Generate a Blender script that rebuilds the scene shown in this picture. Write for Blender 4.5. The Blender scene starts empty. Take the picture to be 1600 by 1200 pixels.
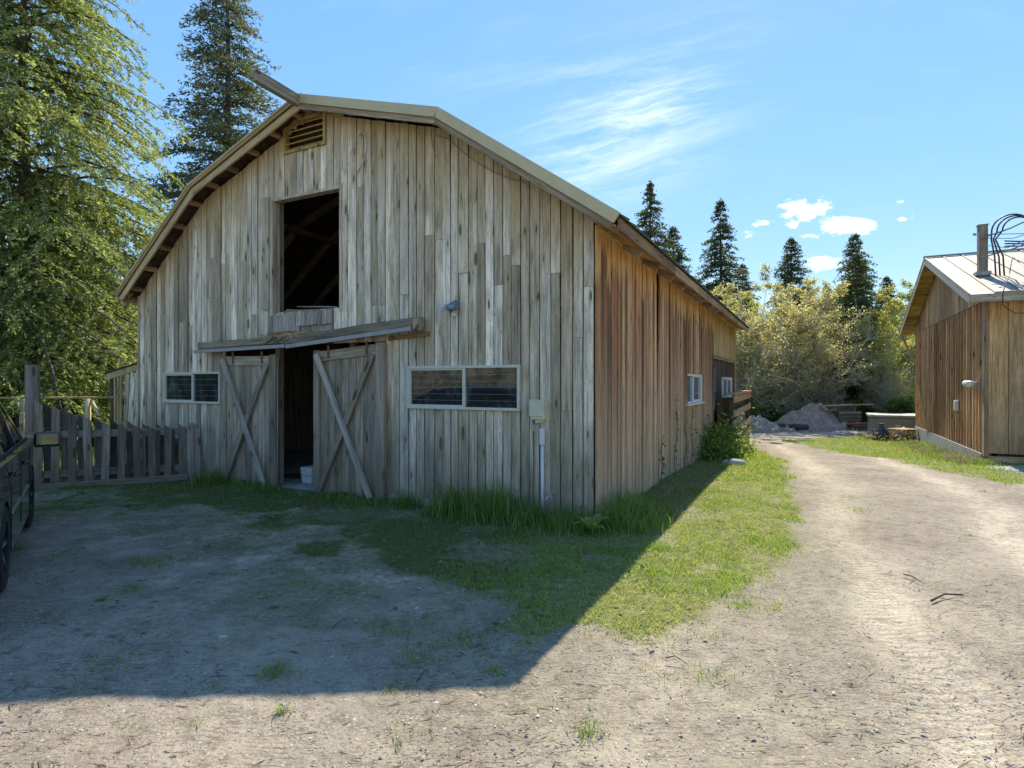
import bpy, math, random
import numpy as np
from mathutils import Vector, Matrix, Euler
random.seed(7)
R = math.radians
SC = bpy.context.scene
COL = SC.collection

# ---------------------------------------------------------------- camera, sky, sun, exposure
CAM_H = 1.6
cam_d = bpy.data.cameras.new('camera')
cam_d.sensor_width = 36; cam_d.lens = 36 * 903 / 1600
cam_d.clip_end = 2000; cam_d.clip_start = 0.05
cam_d.shift_y = -3 / 1600
cam = bpy.data.objects.new('camera', cam_d); COL.objects.link(cam)
cam.location = (0, 0, CAM_H); cam.rotation_euler = (R(90), 0, 0)
SC.camera = cam

SUN_AZ, SUN_EL = 20.6, 46.4            # azimuth clockwise from +Y
SKY_STRENGTH = 0.15
SUN_STRENGTH = 2.5
EXPOSURE = 1.78
world = bpy.data.worlds.new('World'); SC.world = world; world.use_nodes = True
SC.view_settings.view_transform = 'Standard'; SC.view_settings.look = 'None'
SC.view_settings.gamma = 1; SC.view_settings.exposure = EXPOSURE
SC.view_settings.use_curve_mapping = False
SC.render.engine = 'CYCLES'
SC.cycles.max_bounces = 6; SC.cycles.diffuse_bounces = 4; SC.cycles.transparent_max_bounces = 6
SC.cycles.use_denoising = True

sun_d = bpy.data.lights.new('sun', 'SUN'); sun_d.energy = SUN_STRENGTH; sun_d.angle = R(0.53)
sun_d.color = (1, .90, .74)
sun = bpy.data.objects.new('sun', sun_d); COL.objects.link(sun)
sd = Vector((math.sin(R(SUN_AZ)) * math.cos(R(SUN_EL)), math.cos(R(SUN_AZ)) * math.cos(R(SUN_EL)), math.sin(R(SUN_EL))))
sun.rotation_euler = sd.to_track_quat('Z', 'Y').to_euler(); sun.location = (0, 0, 30)


class NT:
    """small helper for building node trees"""
    def __init__(s, tree): s.t = tree
    def n(s, typ, **kw):
        nd = s.t.nodes.new(typ)
        for k, v in kw.items():
            if k.startswith('_'):
                key = k[1:]
                key = int(key) if key.isdigit() else key
                s.put(nd.inputs[key], v)
            else: setattr(nd, k, v)
        return nd
    def put(s, sock, v):
        if isinstance(v, bpy.types.NodeSocket): s.t.links.new(v, sock)
        elif isinstance(v, bpy.types.Node): s.t.links.new(v.outputs[0], sock)
        elif isinstance(v, (tuple, list)):
            if sock.type == 'RGBA' and len(v) == 3: v = tuple(v) + (1,)
            sock.default_value = v
        else: sock.default_value = v
    def math(s, op, a, b=None, c=None, clamp=False):
        nd = s.t.nodes.new('ShaderNodeMath'); nd.operation = op; nd.use_clamp = clamp
        s.put(nd.inputs[0], a)
        if b is not None: s.put(nd.inputs[1], b)
        if c is not None: s.put(nd.inputs[2], c)
        return nd.outputs[0]
    def vm(s, op, a, b=None):
        nd = s.t.nodes.new('ShaderNodeVectorMath'); nd.operation = op
        s.put(nd.inputs[0], a)
        if b is not None: s.put(nd.inputs[1], b)
        return nd.outputs[0]
    def noise(s, vec, scale=1., detail=4., rough=.55, w=None):
        nd = s.t.nodes.new('ShaderNodeTexNoise'); s.put(nd.inputs['Vector'], vec)
        nd.inputs['Scale'].default_value = scale; nd.inputs['Detail'].default_value = detail
        nd.inputs['Roughness'].default_value = rough
        return nd.outputs['Fac']
    def ramp(s, fac, stops, interp='LINEAR'):
        nd = s.t.nodes.new('ShaderNodeValToRGB'); nd.color_ramp.interpolation = interp
        el = nd.color_ramp.elements
        while len(el) < len(stops): el.new(.5)
        for e, (p, c) in zip(el, stops):
            e.position = p
            if not isinstance(c, (tuple, list)): c = (c, c, c)
            e.color = tuple(c) + (1,) if len(c) == 3 else c
        s.put(nd.inputs[0], fac); return nd.outputs[0]
    def mix(s, fac, a, b, mode='MIX'):
        nd = s.t.nodes.new('ShaderNodeMix'); nd.data_type = 'RGBA'; nd.blend_type = mode
        nd.clamp_factor = True
        s.put(nd.inputs['Factor'], fac); s.put(nd.inputs['A'], a); s.put(nd.inputs['B'], b)
        return nd.outputs['Result']
    def scale(s, vec, sc):
        nd = s.t.nodes.new('ShaderNodeMapping'); s.put(nd.inputs['Vector'], vec)
        nd.inputs['Scale'].default_value = sc; return nd.outputs[0]
    def smooth(s, x, a, b):
        nd = s.t.nodes.new('ShaderNodeMapRange'); nd.interpolation_type = 'SMOOTHSTEP'
        s.put(nd.inputs['Value'], x); nd.inputs['From Min'].default_value = a; nd.inputs['From Max'].default_value = b
        return nd.outputs['Result']
    def xyz(s, vec):
        nd = s.t.nodes.new('ShaderNodeSeparateXYZ'); s.put(nd.inputs[0], vec); return nd.outputs


# sky: Nishita plus procedural clouds laid out by direction
w = NT(world.node_tree)
bg = world.node_tree.nodes['Background']
sky = w.n('ShaderNodeTexSky', sky_type='NISHITA', sun_disc=False, sun_elevation=R(SUN_EL), sun_rotation=R(SUN_AZ),
          altitude=100, air_density=1.0, dust_density=.05, ozone_density=1.6)
tc = w.n('ShaderNodeTexCoord')
gx, gy, gz_ = w.xyz(tc.outputs['Generated'])
ysafe = w.math('MAXIMUM', w.math('ABSOLUTE', gy), .02)
px_ = w.math('DIVIDE', gx, ysafe); pz_ = w.math('DIVIDE', gz_, ysafe)
cv = w.n('ShaderNodeCombineXYZ', _0=px_, _1=w.math('MULTIPLY', pz_, 2.0), _2=w.math('SIGN', gy))
cn = w.noise(cv, 30, 8, .68)
cn2 = w.noise(cv, 7, 3, .5)
blobs = [(.505, .298, .042, .020, 1.), (.530, .306, .020, .014, .8), (.470, .292, .030, .010, .55), (.580, .272, .050, .019, 1.05), (.548, .262, .022, .016, .6),
         (.538, .207, .042, .013, 1.), (.438, .275, .022, .008, .7), (.487, .275, .016, .012, .65), (.560, .285, .03, .02, .35),
         (.408, .255, .02, .010, .6), (.511, .253, .028, .006, .55), (.535, .247, .016, .006, .5), (.675, .283, .012, .005, .75),
         (.693, .286, .008, .010, .6), (.672, .312, .010, .004, .6), (.655, .29, .01, .004, .3), (.6, .225, .02, .008, .45)]
acc = 0.0
for bx, bz, rx, rz, a in blobs:
    dx = w.math('DIVIDE', w.math('SUBTRACT', px_, bx), rx); dz = w.math('DIVIDE', w.math('SUBTRACT', pz_, bz), rz)
    r2 = w.math('ADD', w.math('MULTIPLY', dx, dx), w.math('MULTIPLY', dz, dz))
    g = w.math('MULTIPLY', w.math('POWER', 2.718, w.math('MULTIPLY', r2, -.9)), a)
    acc = w.math('MAXIMUM', acc, g)
cum = w.math('ADD', acc, w.math('MULTIPLY', w.math('SUBTRACT', cn,   .5), 2.1))
cum = w.math('MULTIPLY', w.smooth(cum, .38, .92), w.smooth(acc, .02, .3))
# cirrus: long streaks leaning up to the right, thin, over the whole sky
rot = w.n('ShaderNodeMapping', _Vector=cv); rot.inputs['Rotation'].default_value = (0, 0, R(-24))
st = w.n('ShaderNodeMapping', _Vector=rot.outputs[0]); st.inputs['Scale'].default_value = (1.4, 6.5, 1)
warp = w.noise(cv, 2.6, 4, .6)
stv = w.vm('ADD', st.outputs[0], w.n('ShaderNodeCombineXYZ', _0=w.math('MULTIPLY', warp, .7), _1=w.math('MULTIPLY', warp, .9)).outputs[0])
ci = w.noise(stv, 2.2, 8, .68)
def gauss(cx_, cz_, rx, rz, a):
    dx = w.math('DIVIDE', w.math('SUBTRACT', px_, cx_), rx); dz = w.math('DIVIDE', w.math('SUBTRACT', pz_, cz_), rz)
    # shear so the patch climbs to the right
    dz = w.math('SUBTRACT', dz, w.math('MULTIPLY', dx, .7))
    return w.math('MULTIPLY', w.math('POWER', 2.718, w.math('MULTIPLY', w.math('ADD', w.math('MULTIPLY', dx, dx), w.math('MULTIPLY', dz, dz)), -1.)), a)
cm = w.math('MAXIMUM', gauss(.20, .44, .16, .10, 1.3), w.math('MAXIMUM', gauss(.05, .38, .16, .07, .35), gauss(.12, .54, .20, .05, .4)))
cm = w.math('ADD', cm, w.math('MULTIPLY', w.smooth(cn2, .45, .75), .10))
cirrus = w.math('MULTIPLY', w.smooth(ci, .38, .78), cm)
hsv = w.n('ShaderNodeHueSaturation', _Color=sky.outputs[0]); hsv.inputs['Saturation'].default_value = 1.2
# the photograph's sky is even from left to right, so its brightness range is compressed all round
lum = w.n('ShaderNodeRGBToBW', _Color=sky.outputs[0]).outputs[0]
even = w.math('MULTIPLY', w.math('POWER', w.math('MAXIMUM', lum, .05), -.6), 1.06)
sc_ = w.n('ShaderNodeVectorMath', operation='SCALE'); w.put(sc_.inputs[0], hsv.outputs[0]); w.put(sc_.inputs['Scale'], even)
col = w.mix(1, sc_.outputs[0], (.88, .83, .78), 'MULTIPLY')
col = w.mix(w.math('MULTIPLY', cirrus, .68), col, (2.6, 2.8, 3.0))
up = w.math('GREATER_THAN', gy, 0.)
col = w.mix(w.math('MULTIPLY', cum, up), col, w.ramp(w.noise(cv, 16, 4), [(.35, (2.9, 3.0, 3.25)), (.6, (4.0, 4.05, 4.15))]))
world.node_tree.links.new(col, bg.inputs[0]); bg.inputs[1].default_value = SKY_STRENGTH

# ---------------------------------------------------------------- frames and scene helpers
D2 = Vector((.45859, .88865, 0)); D1 = Vector((-.88865, .45859, 0))
BARN = Vector((.93, 6.54, 0)); SHED = Vector((10.05, 12.2, 0))
FRAME_ROT = math.atan2(D1.y, D1.x)     # local x = leftwards along a front wall, local y = towards the camera side
def bw(u, n, z=0.): return BARN + D1 * u - D2 * n + Vector((0, 0, z))
def sw(u, n, z=0.): return SHED + D1 * u - D2 * n + Vector((0, 0, z))

def sstep(x, a, b):
    t = np.clip((x - a) / (b - a), 0, 1); return t * t * (3 - 2 * t)
def vnoise(x, y, seed=0):
    xi = np.floor(x).astype(np.int64); yi = np.floor(y).astype(np.int64); fx = x - xi; fy = y - yi
    fx = fx * fx * (3 - 2 * fx); fy = fy * fy * (3 - 2 * fy)
    def h(a, b):
        v = (a * 374761393 + b * 668265263 + seed * 974634777) & 0xffffffff
        v = ((v ^ (v >> 13)) * 1274126177) & 0xffffffff
        return ((v ^ (v >> 16)) & 0xffff) / 65535.
    return (h(xi, yi) * (1 - fx) + h(xi + 1, yi) * fx) * (1 - fy) + (h(xi, yi + 1) * (1 - fx) + h(xi + 1, yi + 1) * fx) * fy
def fbm(x, y, seed=0, o=4):
    s = 0; a = .5
    for i in range(o):
        s = s + a * vnoise(x * 2 ** i, y * 2 ** i, seed + i * 17); a *= .5
    return s / (1 - .5 ** o)
def ground_z(x, y):
    x = np.asarray(x, float); y = np.asarray(y, float)
    z = -.4 * sstep(y, 9, 19)
    z = z + (fbm(x * .9, y * .9, 3, 3) - .5) * .05 * sstep(np.hypot(x, y), .5, 3)
    z = z + .06 * sstep(-x, .3, 2.5) * (1 - sstep(y, 3, 5)) * sstep(y, -1, 1)
    z = z + .9 * sstep(-x, 12, 30) * sstep(y, 12, 30)
    return z
def gz(x, y): return float(ground_z(np.array([x]), np.array([y]))[0])

def props(o, label=None, cat=None, group=None, kind=None):
    if label: o['label'] = label
    if cat: o['category'] = cat
    if group: o['group'] = group
    if kind: o['kind'] = kind
    return o
def empty(name, loc, rz=0., label=None, cat=None, group=None):
    o = bpy.data.objects.new(name, None); COL.objects.link(o); o.empty_display_size = .2
    o.location = loc; o.rotation_euler = (0, 0, rz); return props(o, label, cat, group)
def mesh_obj(name, verts, faces, mat, parent=None, M=None, smooth=False, mats=None, fm=None):
    me = bpy.data.meshes.new(name)
    me.from_pydata([tuple(v) for v in verts], [], faces); me.update()
    for m in (mats or [mat]): me.materials.append(m)
    if fm: me.polygons.foreach_set('material_index', fm)
    if smooth: me.polygons.foreach_set('use_smooth', [True] * len(me.polygons))
    o = bpy.data.objects.new(name, me); COL.objects.link(o)
    if parent: o.parent = parent
    if M is not None: o.matrix_basis = M
    return o
def np_mesh(name, V, F, mat, attrs=None, parent=None, smooth=False):
    """V (n,3), F (m,k) arrays"""
    me = bpy.data.meshes.new(name); n, (m, k) = len(V), F.shape
    me.vertices.add(n); me.vertices.foreach_set('co', np.ascontiguousarray(V, np.float32).ravel())
    me.loops.add(m * k); me.loops.foreach_set('vertex_index', np.ascontiguousarray(F, np.int32).ravel())
    me.polygons.add(m); me.polygons.foreach_set('loop_start', np.arange(0, m * k, k, dtype=np.int32))
    try: me.polygons.foreach_set('loop_total', np.full(m, k, np.int32))
    except Exception: pass
    if smooth: me.polygons.foreach_set('use_smooth', np.ones(m, bool))
    me.update(calc_edges=True)
    for a, d in (attrs or {}).items():
        at = me.attributes.new(a, 'FLOAT', 'POINT'); at.data.foreach_set('value', np.ascontiguousarray(d, np.float32))
    me.materials.append(mat)
    o = bpy.data.objects.new(name, me); COL.objects.link(o)
    if parent: o.parent = parent
    return o

class MB:
    """collects simple solids in one frame, then links them as one mesh"""
    def __init__(s): s.v = []; s.f = []
    def add(s, v, f):
        b = len(s.v); s.v += [tuple(p) for p in v]; s.f += [tuple(i + b for i in q) for q in f]; return s
    def box(s, x0, x1, y0, y1, z0, z1):
        v = [(x0, y0, z0), (x1, y0, z0), (x1, y1, z0), (x0, y1, z0), (x0, y0, z1), (x1, y0, z1), (x1, y1, z1), (x0, y1, z1)]
        return s.add(v, [(0, 3, 2, 1), (4, 5, 6, 7), (0, 1, 5, 4), (1, 2, 6, 5), (2, 3, 7, 6), (3, 0, 4, 7)])
    def bar(s, p0, p1, w, t, wd=(1, 0, 0)):
        p0 = Vector(p0); p1 = Vector(p1); z = (p1 - p0).normalized(); x = Vector(wd); x = (x - z * x.dot(z)).normalized(); y = z.cross(x)
        v = [p + x * a * w / 2 + y * b * t / 2 for p in (p0, p1) for a, b in ((-1, -1), (1, -1), (1, 1), (-1, 1))]
        return s.add(v, [(0, 3, 2, 1), (4, 5, 6, 7), (0, 1, 5, 4), (1, 2, 6, 5), (2, 3, 7, 6), (3, 0, 4, 7)])
    def tube(s, pts, rad, seg=8, caps=True):
        pts = [Vector(p) for p in pts]; n = len(pts); rr = rad if isinstance(rad, (list, tuple)) else [rad] * n
        base = len(s.v); up = Vector((0, 0, 1))
        d0 = (pts[1] - pts[0]).normalized()
        x = d0.cross(up) if abs(d0.z) < .95 else d0.cross(Vector((1, 0, 0))); x.normalize()
        for i, p in enumerate(pts):
            d = (pts[min(i + 1, n - 1)] - pts[max(i - 1, 0)]).normalized()
            x = (x - d * x.dot(d)).normalized(); y = d.cross(x)
            for k in range(seg):
                a = 2 * math.pi * k / seg; s.v.append(tuple(p + (x * math.cos(a) + y * math.sin(a)) * rr[i]))
        for i in range(n - 1):
            for k in range(seg):
                a = base + i * seg + k; b = base + i * seg + (k + 1) % seg
                s.f.append((a, b, b + seg, a + seg))
        if caps:
            s.f.append(tuple(base + k for k in reversed(range(seg)))); s.f.append(tuple(base + (n - 1) * seg + k for k in range(seg)))
        return s
    def lathe(s, prof, c=(0, 0, 0), seg=20, axis='z'):
        base = len(s.v); c = Vector(c)
        for r, h in prof:
            for k in range(seg):
                a = 2 * math.pi * k / seg; x, y = r * math.cos(a), r * math.sin(a)
                p = {'z': (x, y, h), 'y': (x, h, y), 'x': (h, x, y)}[axis]; s.v.append(tuple(c + Vector(p)))
        for i in range(len(prof) - 1):
            for k in range(seg):
                a = base + i * seg + k; b = base + i * seg + (k + 1) % seg; s.f.append((a, b, b + seg, a + seg))
        return s
    def build(s, name, mat, parent=None, M=None, smooth=False, bevel=0.):
        o = mesh_obj(name, s.v, s.f, mat, parent, M, smooth)
        if bevel:
            b = o.modifiers.new('bevel', 'BEVEL'); b.width = bevel; b.segments = 2; b.limit_method = 'ANGLE'
        return o

def plank(name, parent, p0, p1, w, t, mat, wd=(1, 0, 0), top=None, bot=None, jit=.002, seg=3, curl=0.):
    """one board: local z runs along its length; top/bot=(dz at -w/2, dz at +w/2)"""
    p0 = Vector(p0); p1 = Vector(p1); L = (p1 - p0).length; z = (p1 - p0) / L
    x = Vector(wd); x = (x - z * x.dot(z)).normalized(); y = z.cross(x)
    M = Matrix(((x.x, y.x, z.x, p0.x), (x.y, y.y, z.y, p0.y), (x.z, y.z, z.z, p0.z), (0, 0, 0, 1)))
    top = top or (0, 0); bot = bot or (0, 0); v = []; f = []
    for i in range(seg + 1):
        s = i / seg; ja = random.uniform(-jit, jit); jb = random.uniform(-jit, jit); jy = random.uniform(-jit, jit)
        for a, b in ((-1, -1), (1, -1), (1, 1), (-1, 1)):
            k = 0 if a < 0 else 1
            zz = s * L + (top[k] * s if i else 0) + (bot[k] * (1 - s) if i < seg else 0)
            v.append((a * w / 2 + (ja if a < 0 else jb), b * t / 2 + jy + curl * (s * s), zz))
    for i in range(seg):
        for k in range(4):
            a = i * 4 + k; b = i * 4 + (k + 1) % 4; f.append((a, b, b + 4, a + 4))
    f.append((3, 2, 1, 0)); e = seg * 4; f.append((e, e + 1, e + 2, e + 3))
    return mesh_obj(name, v, f, mat, parent, M)

# ---------------------------------------------------------------- materials
def new_mat(name):
    m = bpy.data.materials.new(name); m.use_nodes = True
    nt = NT(m.node_tree); return m, nt, m.node_tree.nodes['Principled BSDF']
def plain(name, col, rough=.6, metal=0., var=.12, scale=8., bump=.0, coat=0., spec=None):
    m, t, b = new_mat(name); tc = t.n('ShaderNodeTexCoord')
    n = t.noise(tc.outputs['Object'], scale, 5, .6)
    c = t.ramp(n, [(.3, tuple(x * (1 - var) for x in col)), (.7, tuple(min(1, x * (1 + var)) for x in col))])
    t.put(b.inputs['Base Color'], c); b.inputs['Roughness'].default_value = rough; b.inputs['Metallic'].default_value = metal
    b.inputs['Coat Weight'].default_value = coat; b.inputs['Coat Roughness'].default_value = .05
    if spec is not None: b.inputs['Specular IOR Level'].default_value = spec
    if bump:
        bn = t.n('ShaderNodeBump', _Height=t.noise(tc.outputs['Object'], scale * 4, 4)); bn.inputs['Strength'].default_value = bump; bn.inputs['Distance'].default_value = .01
        t.put(b.inputs['Normal'], bn)
    return m
def wood(name, tones, dark=(.06, .045, .034), stain=None, top=None, bump=.6, contrast=1., moss=0., rnd=1., gable=None, knots=1., zn=1.6):
    """weathered board: tones = three board colours picked per board; stain=(z0,z1,colour) damp band near the ground;
    top=(z0,z1,colour) less weathered wood up under a roof"""
    m, t, b = new_mat(name); tc = t.n('ShaderNodeTexCoord'); oi = t.n('ShaderNodeObjectInfo'); geo = t.n('ShaderNodeNewGeometry')
    r = oi.outputs['Random']
    off = t.n('ShaderNodeCombineXYZ', _0=t.math('MULTIPLY', r, 91.), _1=t.math('MULTIPLY', r, 37.), _2=t.math('MULTIPLY', r, 63.))
    v = t.vm('ADD', tc.outputs['Object'], off)
    r2 = t.math('FRACT', t.math('MULTIPLY', r, 17.31)); r3 = t.math('FRACT', t.math('MULTIPLY', r, 53.7))
    tone = t.ramp(r, [(0, tones[0]), (.35, tones[1]), (.7, tones[2]), (1., tones[0])])
    wv = t.vm('ADD', v, t.n('ShaderNodeCombineXYZ', _0=t.math('MULTIPLY', t.noise(t.scale(v, (3, 3, 1.3)), 1, 2), .05)).outputs[0])
    g1 = t.noise(t.scale(wv, (52, 52, 2.6)), 1, 6, .65)
    g2 = t.noise(t.scale(wv, (190, 190, 9)), 1, 4, .65)
    bl = t.noise(t.scale(v, (7, 7, .9)), 1, 4, .6)
    fac = t.math('ADD', t.math('MULTIPLY', g1, .6), t.math('MULTIPLY', g2, .4))
    bright = t.ramp(fac, [(.30, .34 if contrast > .9 else .7), (.43, .78), (.51, 1.02), (.66, 1.28)])
    c = t.mix(1, tone, bright, 'MULTIPLY')
    c = t.mix(1, c, t.ramp(bl, [(.3, .66), (.5, 1.), (.72, 1.24)]), 'MULTIPLY')
    st2 = t.noise(t.scale(v, (22, 22, .6)), 1, 4, .65)
    c = t.mix(1, c, t.ramp(st2, [(.34, (.72, .69, .60)), (.5, 1.), (.66, (1.12, 1.12, 1.10))]), 'MULTIPLY')
    c = t.mix(1, c, t.ramp(r2, [(0, 1 - .34 * rnd), (.3, .88), (.55, 1.), (.85, 1.12), (1, 1 + .24 * rnd)]), 'MULTIPLY')
    # worn dark cracks along the grain
    cr = t.noise(t.scale(wv, (75, 75, .8)), 1, 2, .5)
    crk = t.math('MULTIPLY', t.smooth(cr, .64, .70), t.smooth(t.noise(t.scale(v, (10, 10, 2.)), 1, 3), .45, .6))
    sp = t.noise(t.scale(v, (110, 110, 16)), 1, 2, .5)
    c = t.mix(t.math('MULTIPLY', t.smooth(sp, .66, .72), .7), c, dark)
    # knots
    vo = t.n('ShaderNodeTexVoronoi', _Vector=t.scale(v, (9, 9, 2.3))); vo.inputs['Scale'].default_value = 1
    pick = t.math('GREATER_THAN', t.xyz(vo.outputs['Color'])[0], .30 if knots else 2.)
    ks = t.math('MULTIPLY_ADD', t.xyz(vo.outputs['Color'])[1], .15, .095)
    kd = t.math('ADD', vo.outputs['Distance'], t.math('MULTIPLY', t.math('SUBTRACT', g2, .5), .12))
    kn = t.math('MULTIPLY', t.smooth(t.math('SUBTRACT', ks, kd), .0, .06), pick)
    halo = t.math('MULTIPLY', t.smooth(t.math('SUBTRACT', t.math('MULTIPLY', ks, 2.6), kd), 0, .25), pick)
    c = t.mix(t.math('MULTIPLY', halo, .30), c, (.24, .17, .08))
    c = t.mix(t.math('MULTIPLY', kn, .8), c, dark)
    c = t.mix(t.math('MULTIPLY', crk, .85), c, dark)
    pz = t.xyz(geo.outputs['Position'])[2]
    zz = t.math('ADD', pz, t.math('MULTIPLY', t.math('SUBTRACT', t.noise(t.scale(v, (14, 14, .6)), 1, 3), .5), zn))
    zz = t.math('ADD', zz, t.math('MULTIPLY', t.math('SUBTRACT', r3, .5), zn * .42))
    if gable:
        pos = geo.outputs['Position']; uu = t.math('ADD', t.math('MULTIPLY', t.xyz(pos)[0], D1.x), t.math('MULTIPLY', t.xyz(pos)[1], D1.y)); u0_ = BARN.dot(D1)
        hh = t.math('ADD', zz, t.math('MULTIPLY', t.math('ABSOLUTE', t.math('SUBTRACT', uu, 4.34 + u0_)), .50))
        c = t.mix(t.math('MULTIPLY', t.smooth(hh, gable[0], gable[1]), .8), c, t.mix(1, gable[2], bright, 'MULTIPLY'))
    if top: c = t.mix(t.math('MULTIPLY', t.smooth(zz, top[0], top[1]), .75), c, t.mix(1, top[2], bright, 'MULTIPLY'))
    if stain: c = t.mix(t.math('MULTIPLY', t.math('SUBTRACT', 1, t.smooth(zz, stain[0], stain[1])), .72), c, t.mix(1, stain[2], bright, 'MULTIPLY'))
    if moss:
        mm = t.smooth(t.noise(t.scale(v, (6, 6, 1.6)), 1, 5, .65), .52, .72)
        c = t.mix(t.math('MULTIPLY', mm, moss), c, (.15, .15, .055))
    t.put(b.inputs['Base Color'], c); b.inputs['Roughness'].default_value = .88; b.inputs['Specular IOR Level'].default_value = .18
    h = t.math('SUBTRACT', fac, t.math('ADD', t.math('MULTIPLY', crk, .6), t.math('MULTIPLY', kn, .3)))
    bn = t.n('ShaderNodeBump', _Height=h); bn.inputs['Strength'].default_value = bump; bn.inputs['Distance'].default_value = .006
    t.put(b.inputs['Normal'], bn)
    return m
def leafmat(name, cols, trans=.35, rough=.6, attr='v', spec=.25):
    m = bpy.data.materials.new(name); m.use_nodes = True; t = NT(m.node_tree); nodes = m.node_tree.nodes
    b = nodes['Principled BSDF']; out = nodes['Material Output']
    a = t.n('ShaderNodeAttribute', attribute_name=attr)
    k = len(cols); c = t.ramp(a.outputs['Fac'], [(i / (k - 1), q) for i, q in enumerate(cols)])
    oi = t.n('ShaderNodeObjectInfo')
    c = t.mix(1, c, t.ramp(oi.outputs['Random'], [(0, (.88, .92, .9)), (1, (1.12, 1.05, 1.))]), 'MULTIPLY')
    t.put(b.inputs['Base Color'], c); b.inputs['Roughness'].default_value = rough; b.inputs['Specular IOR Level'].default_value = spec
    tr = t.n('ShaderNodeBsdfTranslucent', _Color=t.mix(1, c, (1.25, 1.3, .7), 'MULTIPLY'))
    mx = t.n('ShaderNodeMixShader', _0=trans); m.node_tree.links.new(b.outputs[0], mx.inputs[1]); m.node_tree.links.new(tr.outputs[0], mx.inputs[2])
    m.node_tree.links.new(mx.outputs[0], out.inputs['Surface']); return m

GREY = [(.72, .60, .43), (.46, .375, .26), (.82, .72, .57)]
M_front = wood('weathered_grey_boards', GREY, stain=(.0, 1.4, (.22, .175, .125)), gable=(4.6, 5.9, (.46, .34, .16)), moss=.42)
M_side = wood('weathered_brown_boards', [(.44, .215, .095), (.28, .135, .062), (.62, .39, .215)], zn=.8, rnd=1.8, stain=(.0, 2.6, (.52, .39, .265)), top=(2.86, 3.08, (.72, .44, .17)), contrast=1., bump=.8)
M_side_gold = wood('golden_sheltered_boards', [(.60, .42, .16), (.52, .35, .13), (.64, .48, .22)], moss=.15)
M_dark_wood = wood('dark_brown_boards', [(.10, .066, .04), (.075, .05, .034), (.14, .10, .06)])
M_door = wood('grey_brown_door_boards', [(.46, .36, .26), (.37, .29, .205), (.54, .44, .34)], stain=(-.2, .7, (.20, .155, .11)), top=(1.9, 2.6, (.30, .2, .08)))
M_brace = wood('silvery_brace_boards', [(.42, .37, .31), (.35, .30, .25), (.50, .44, .37)])
M_trim = wood('tan_trim_wood', [(.52, .40, .22), (.46, .35, .19), (.56, .45, .26)], contrast=.5, rnd=.4, bump=.3)
M_fascia = wood('grey_fascia_wood', [(.46, .38, .27), (.38, .31, .22), (.52, .44, .33)], moss=.15)
M_rafter = wood('brown_rafter_wood', [(.44, .27, .14), (.38, .23, .12), (.48, .31, .17)])
M_inside = wood('old_inside_wood', [(.36, .30, .24), (.30, .25, .20), (.42, .36, .29)])
M_header = wood('rotten_header_wood', [(.28, .23, .165), (.22, .18, .13), (.34, .29, .21)], moss=.7, dark=(.03, .025, .02))
M_fence = wood('fence_grey_brown', [(.27, .215, .165), (.20, .155, .12), (.36, .30, .24)], stain=(-.2, .4, (.18, .135, .10)))
M_fence_dark = wood('fence_dark_brown', [(.13, .10, .075), (.095, .075, .055), (.17, .135, .105)])  # darker tones for the back pickets, filler slats and trough
M_shed = wood('shed_brown_boards', [(.50, .25, .105), (.34, .16, .065), (.62, .36, .17)], stain=(-.3, .5, (.42, .29, .16)), bump=.8)
M_shed_up = wood('shed_upper_boards', [(.52, .32, .17), (.42, .26, .14), (.58, .38, .21)])
M_batten = wood('shed_batten_wood', [(.60, .36, .18), (.48, .27, .13), (.66, .45, .26)], bump=.8)
M_ply = wood('flaking_plywood', knots=0, tones=[(.58, .37, .18), (.48, .30, .14), (.62, .43, .24)], contrast=1., stain=(-.3, 1.7, (.46, .28, .16)), moss=.25)
M_soffit = wood('yellow_soffit_wood', [(.50, .36, .12), (.44, .31, .10), (.54, .41, .16)], contrast=.6)
M_metal_tan = plain('tan_metal_trim', (.56, .45, .24), .45, .3, .1, 3.)
M_galv = plain('galvanised_metal', (.34, .335, .32), .6, .35, .15, 6.)
M_galv_dull = plain('dull_roof_metal', (.33, .305, .25), .65, .2, .35, 2.2)
M_seam = plain('roof_seam_metal', (.26, .24, .20), .6, .4, .15, 3.)
M_green_roof = plain('mossy_green_roof_edge', (.09, .12, .075), .7, .2, .3, 4.)
M_white_frame = plain('cream_window_frame', (.60, .58, .46), .45, 0, .08, 10.)
M_white = plain('white_plastic', (.66, .66, .64), .4, 0, .05, 6.)
M_grey_box = plain('beige_enamel_box', (.62, .58, .40), .45, 0, .12, 9.)
M_conc = plain('pale_concrete', (.36, .35, .31), .9, 0, .25, 9., .4)
M_bronze = plain('rusty_steel', (.20, .11, .06), .8, .3, .4, 20.)
M_black = plain('black_rubber', (.018, .018, .02), .55, 0, .2, 8.)
M_cable = plain('black_cable_sheath', (.035, .032, .032), .5, 0, .2, 30.)
M_cable_g = plain('grey_twisted_cable', (.22, .19, .15), .6, .1, .3, 40.)
M_rope = plain('pale_frayed_rope', (.42, .39, .30), .9, 0, .25, 40.)
M_blue_metal = plain('blue_grey_lamp_metal', (.16, .24, .34), .35, .5, .25, 20.)
M_stone = plain('pale_field_stone', (.33, .31, .28), .9, 0, .3, 12., .5)
M_pipe = plain('grey_steel_pipe', (.16, .17, .19), .4, .6, .15, 12.)

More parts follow.
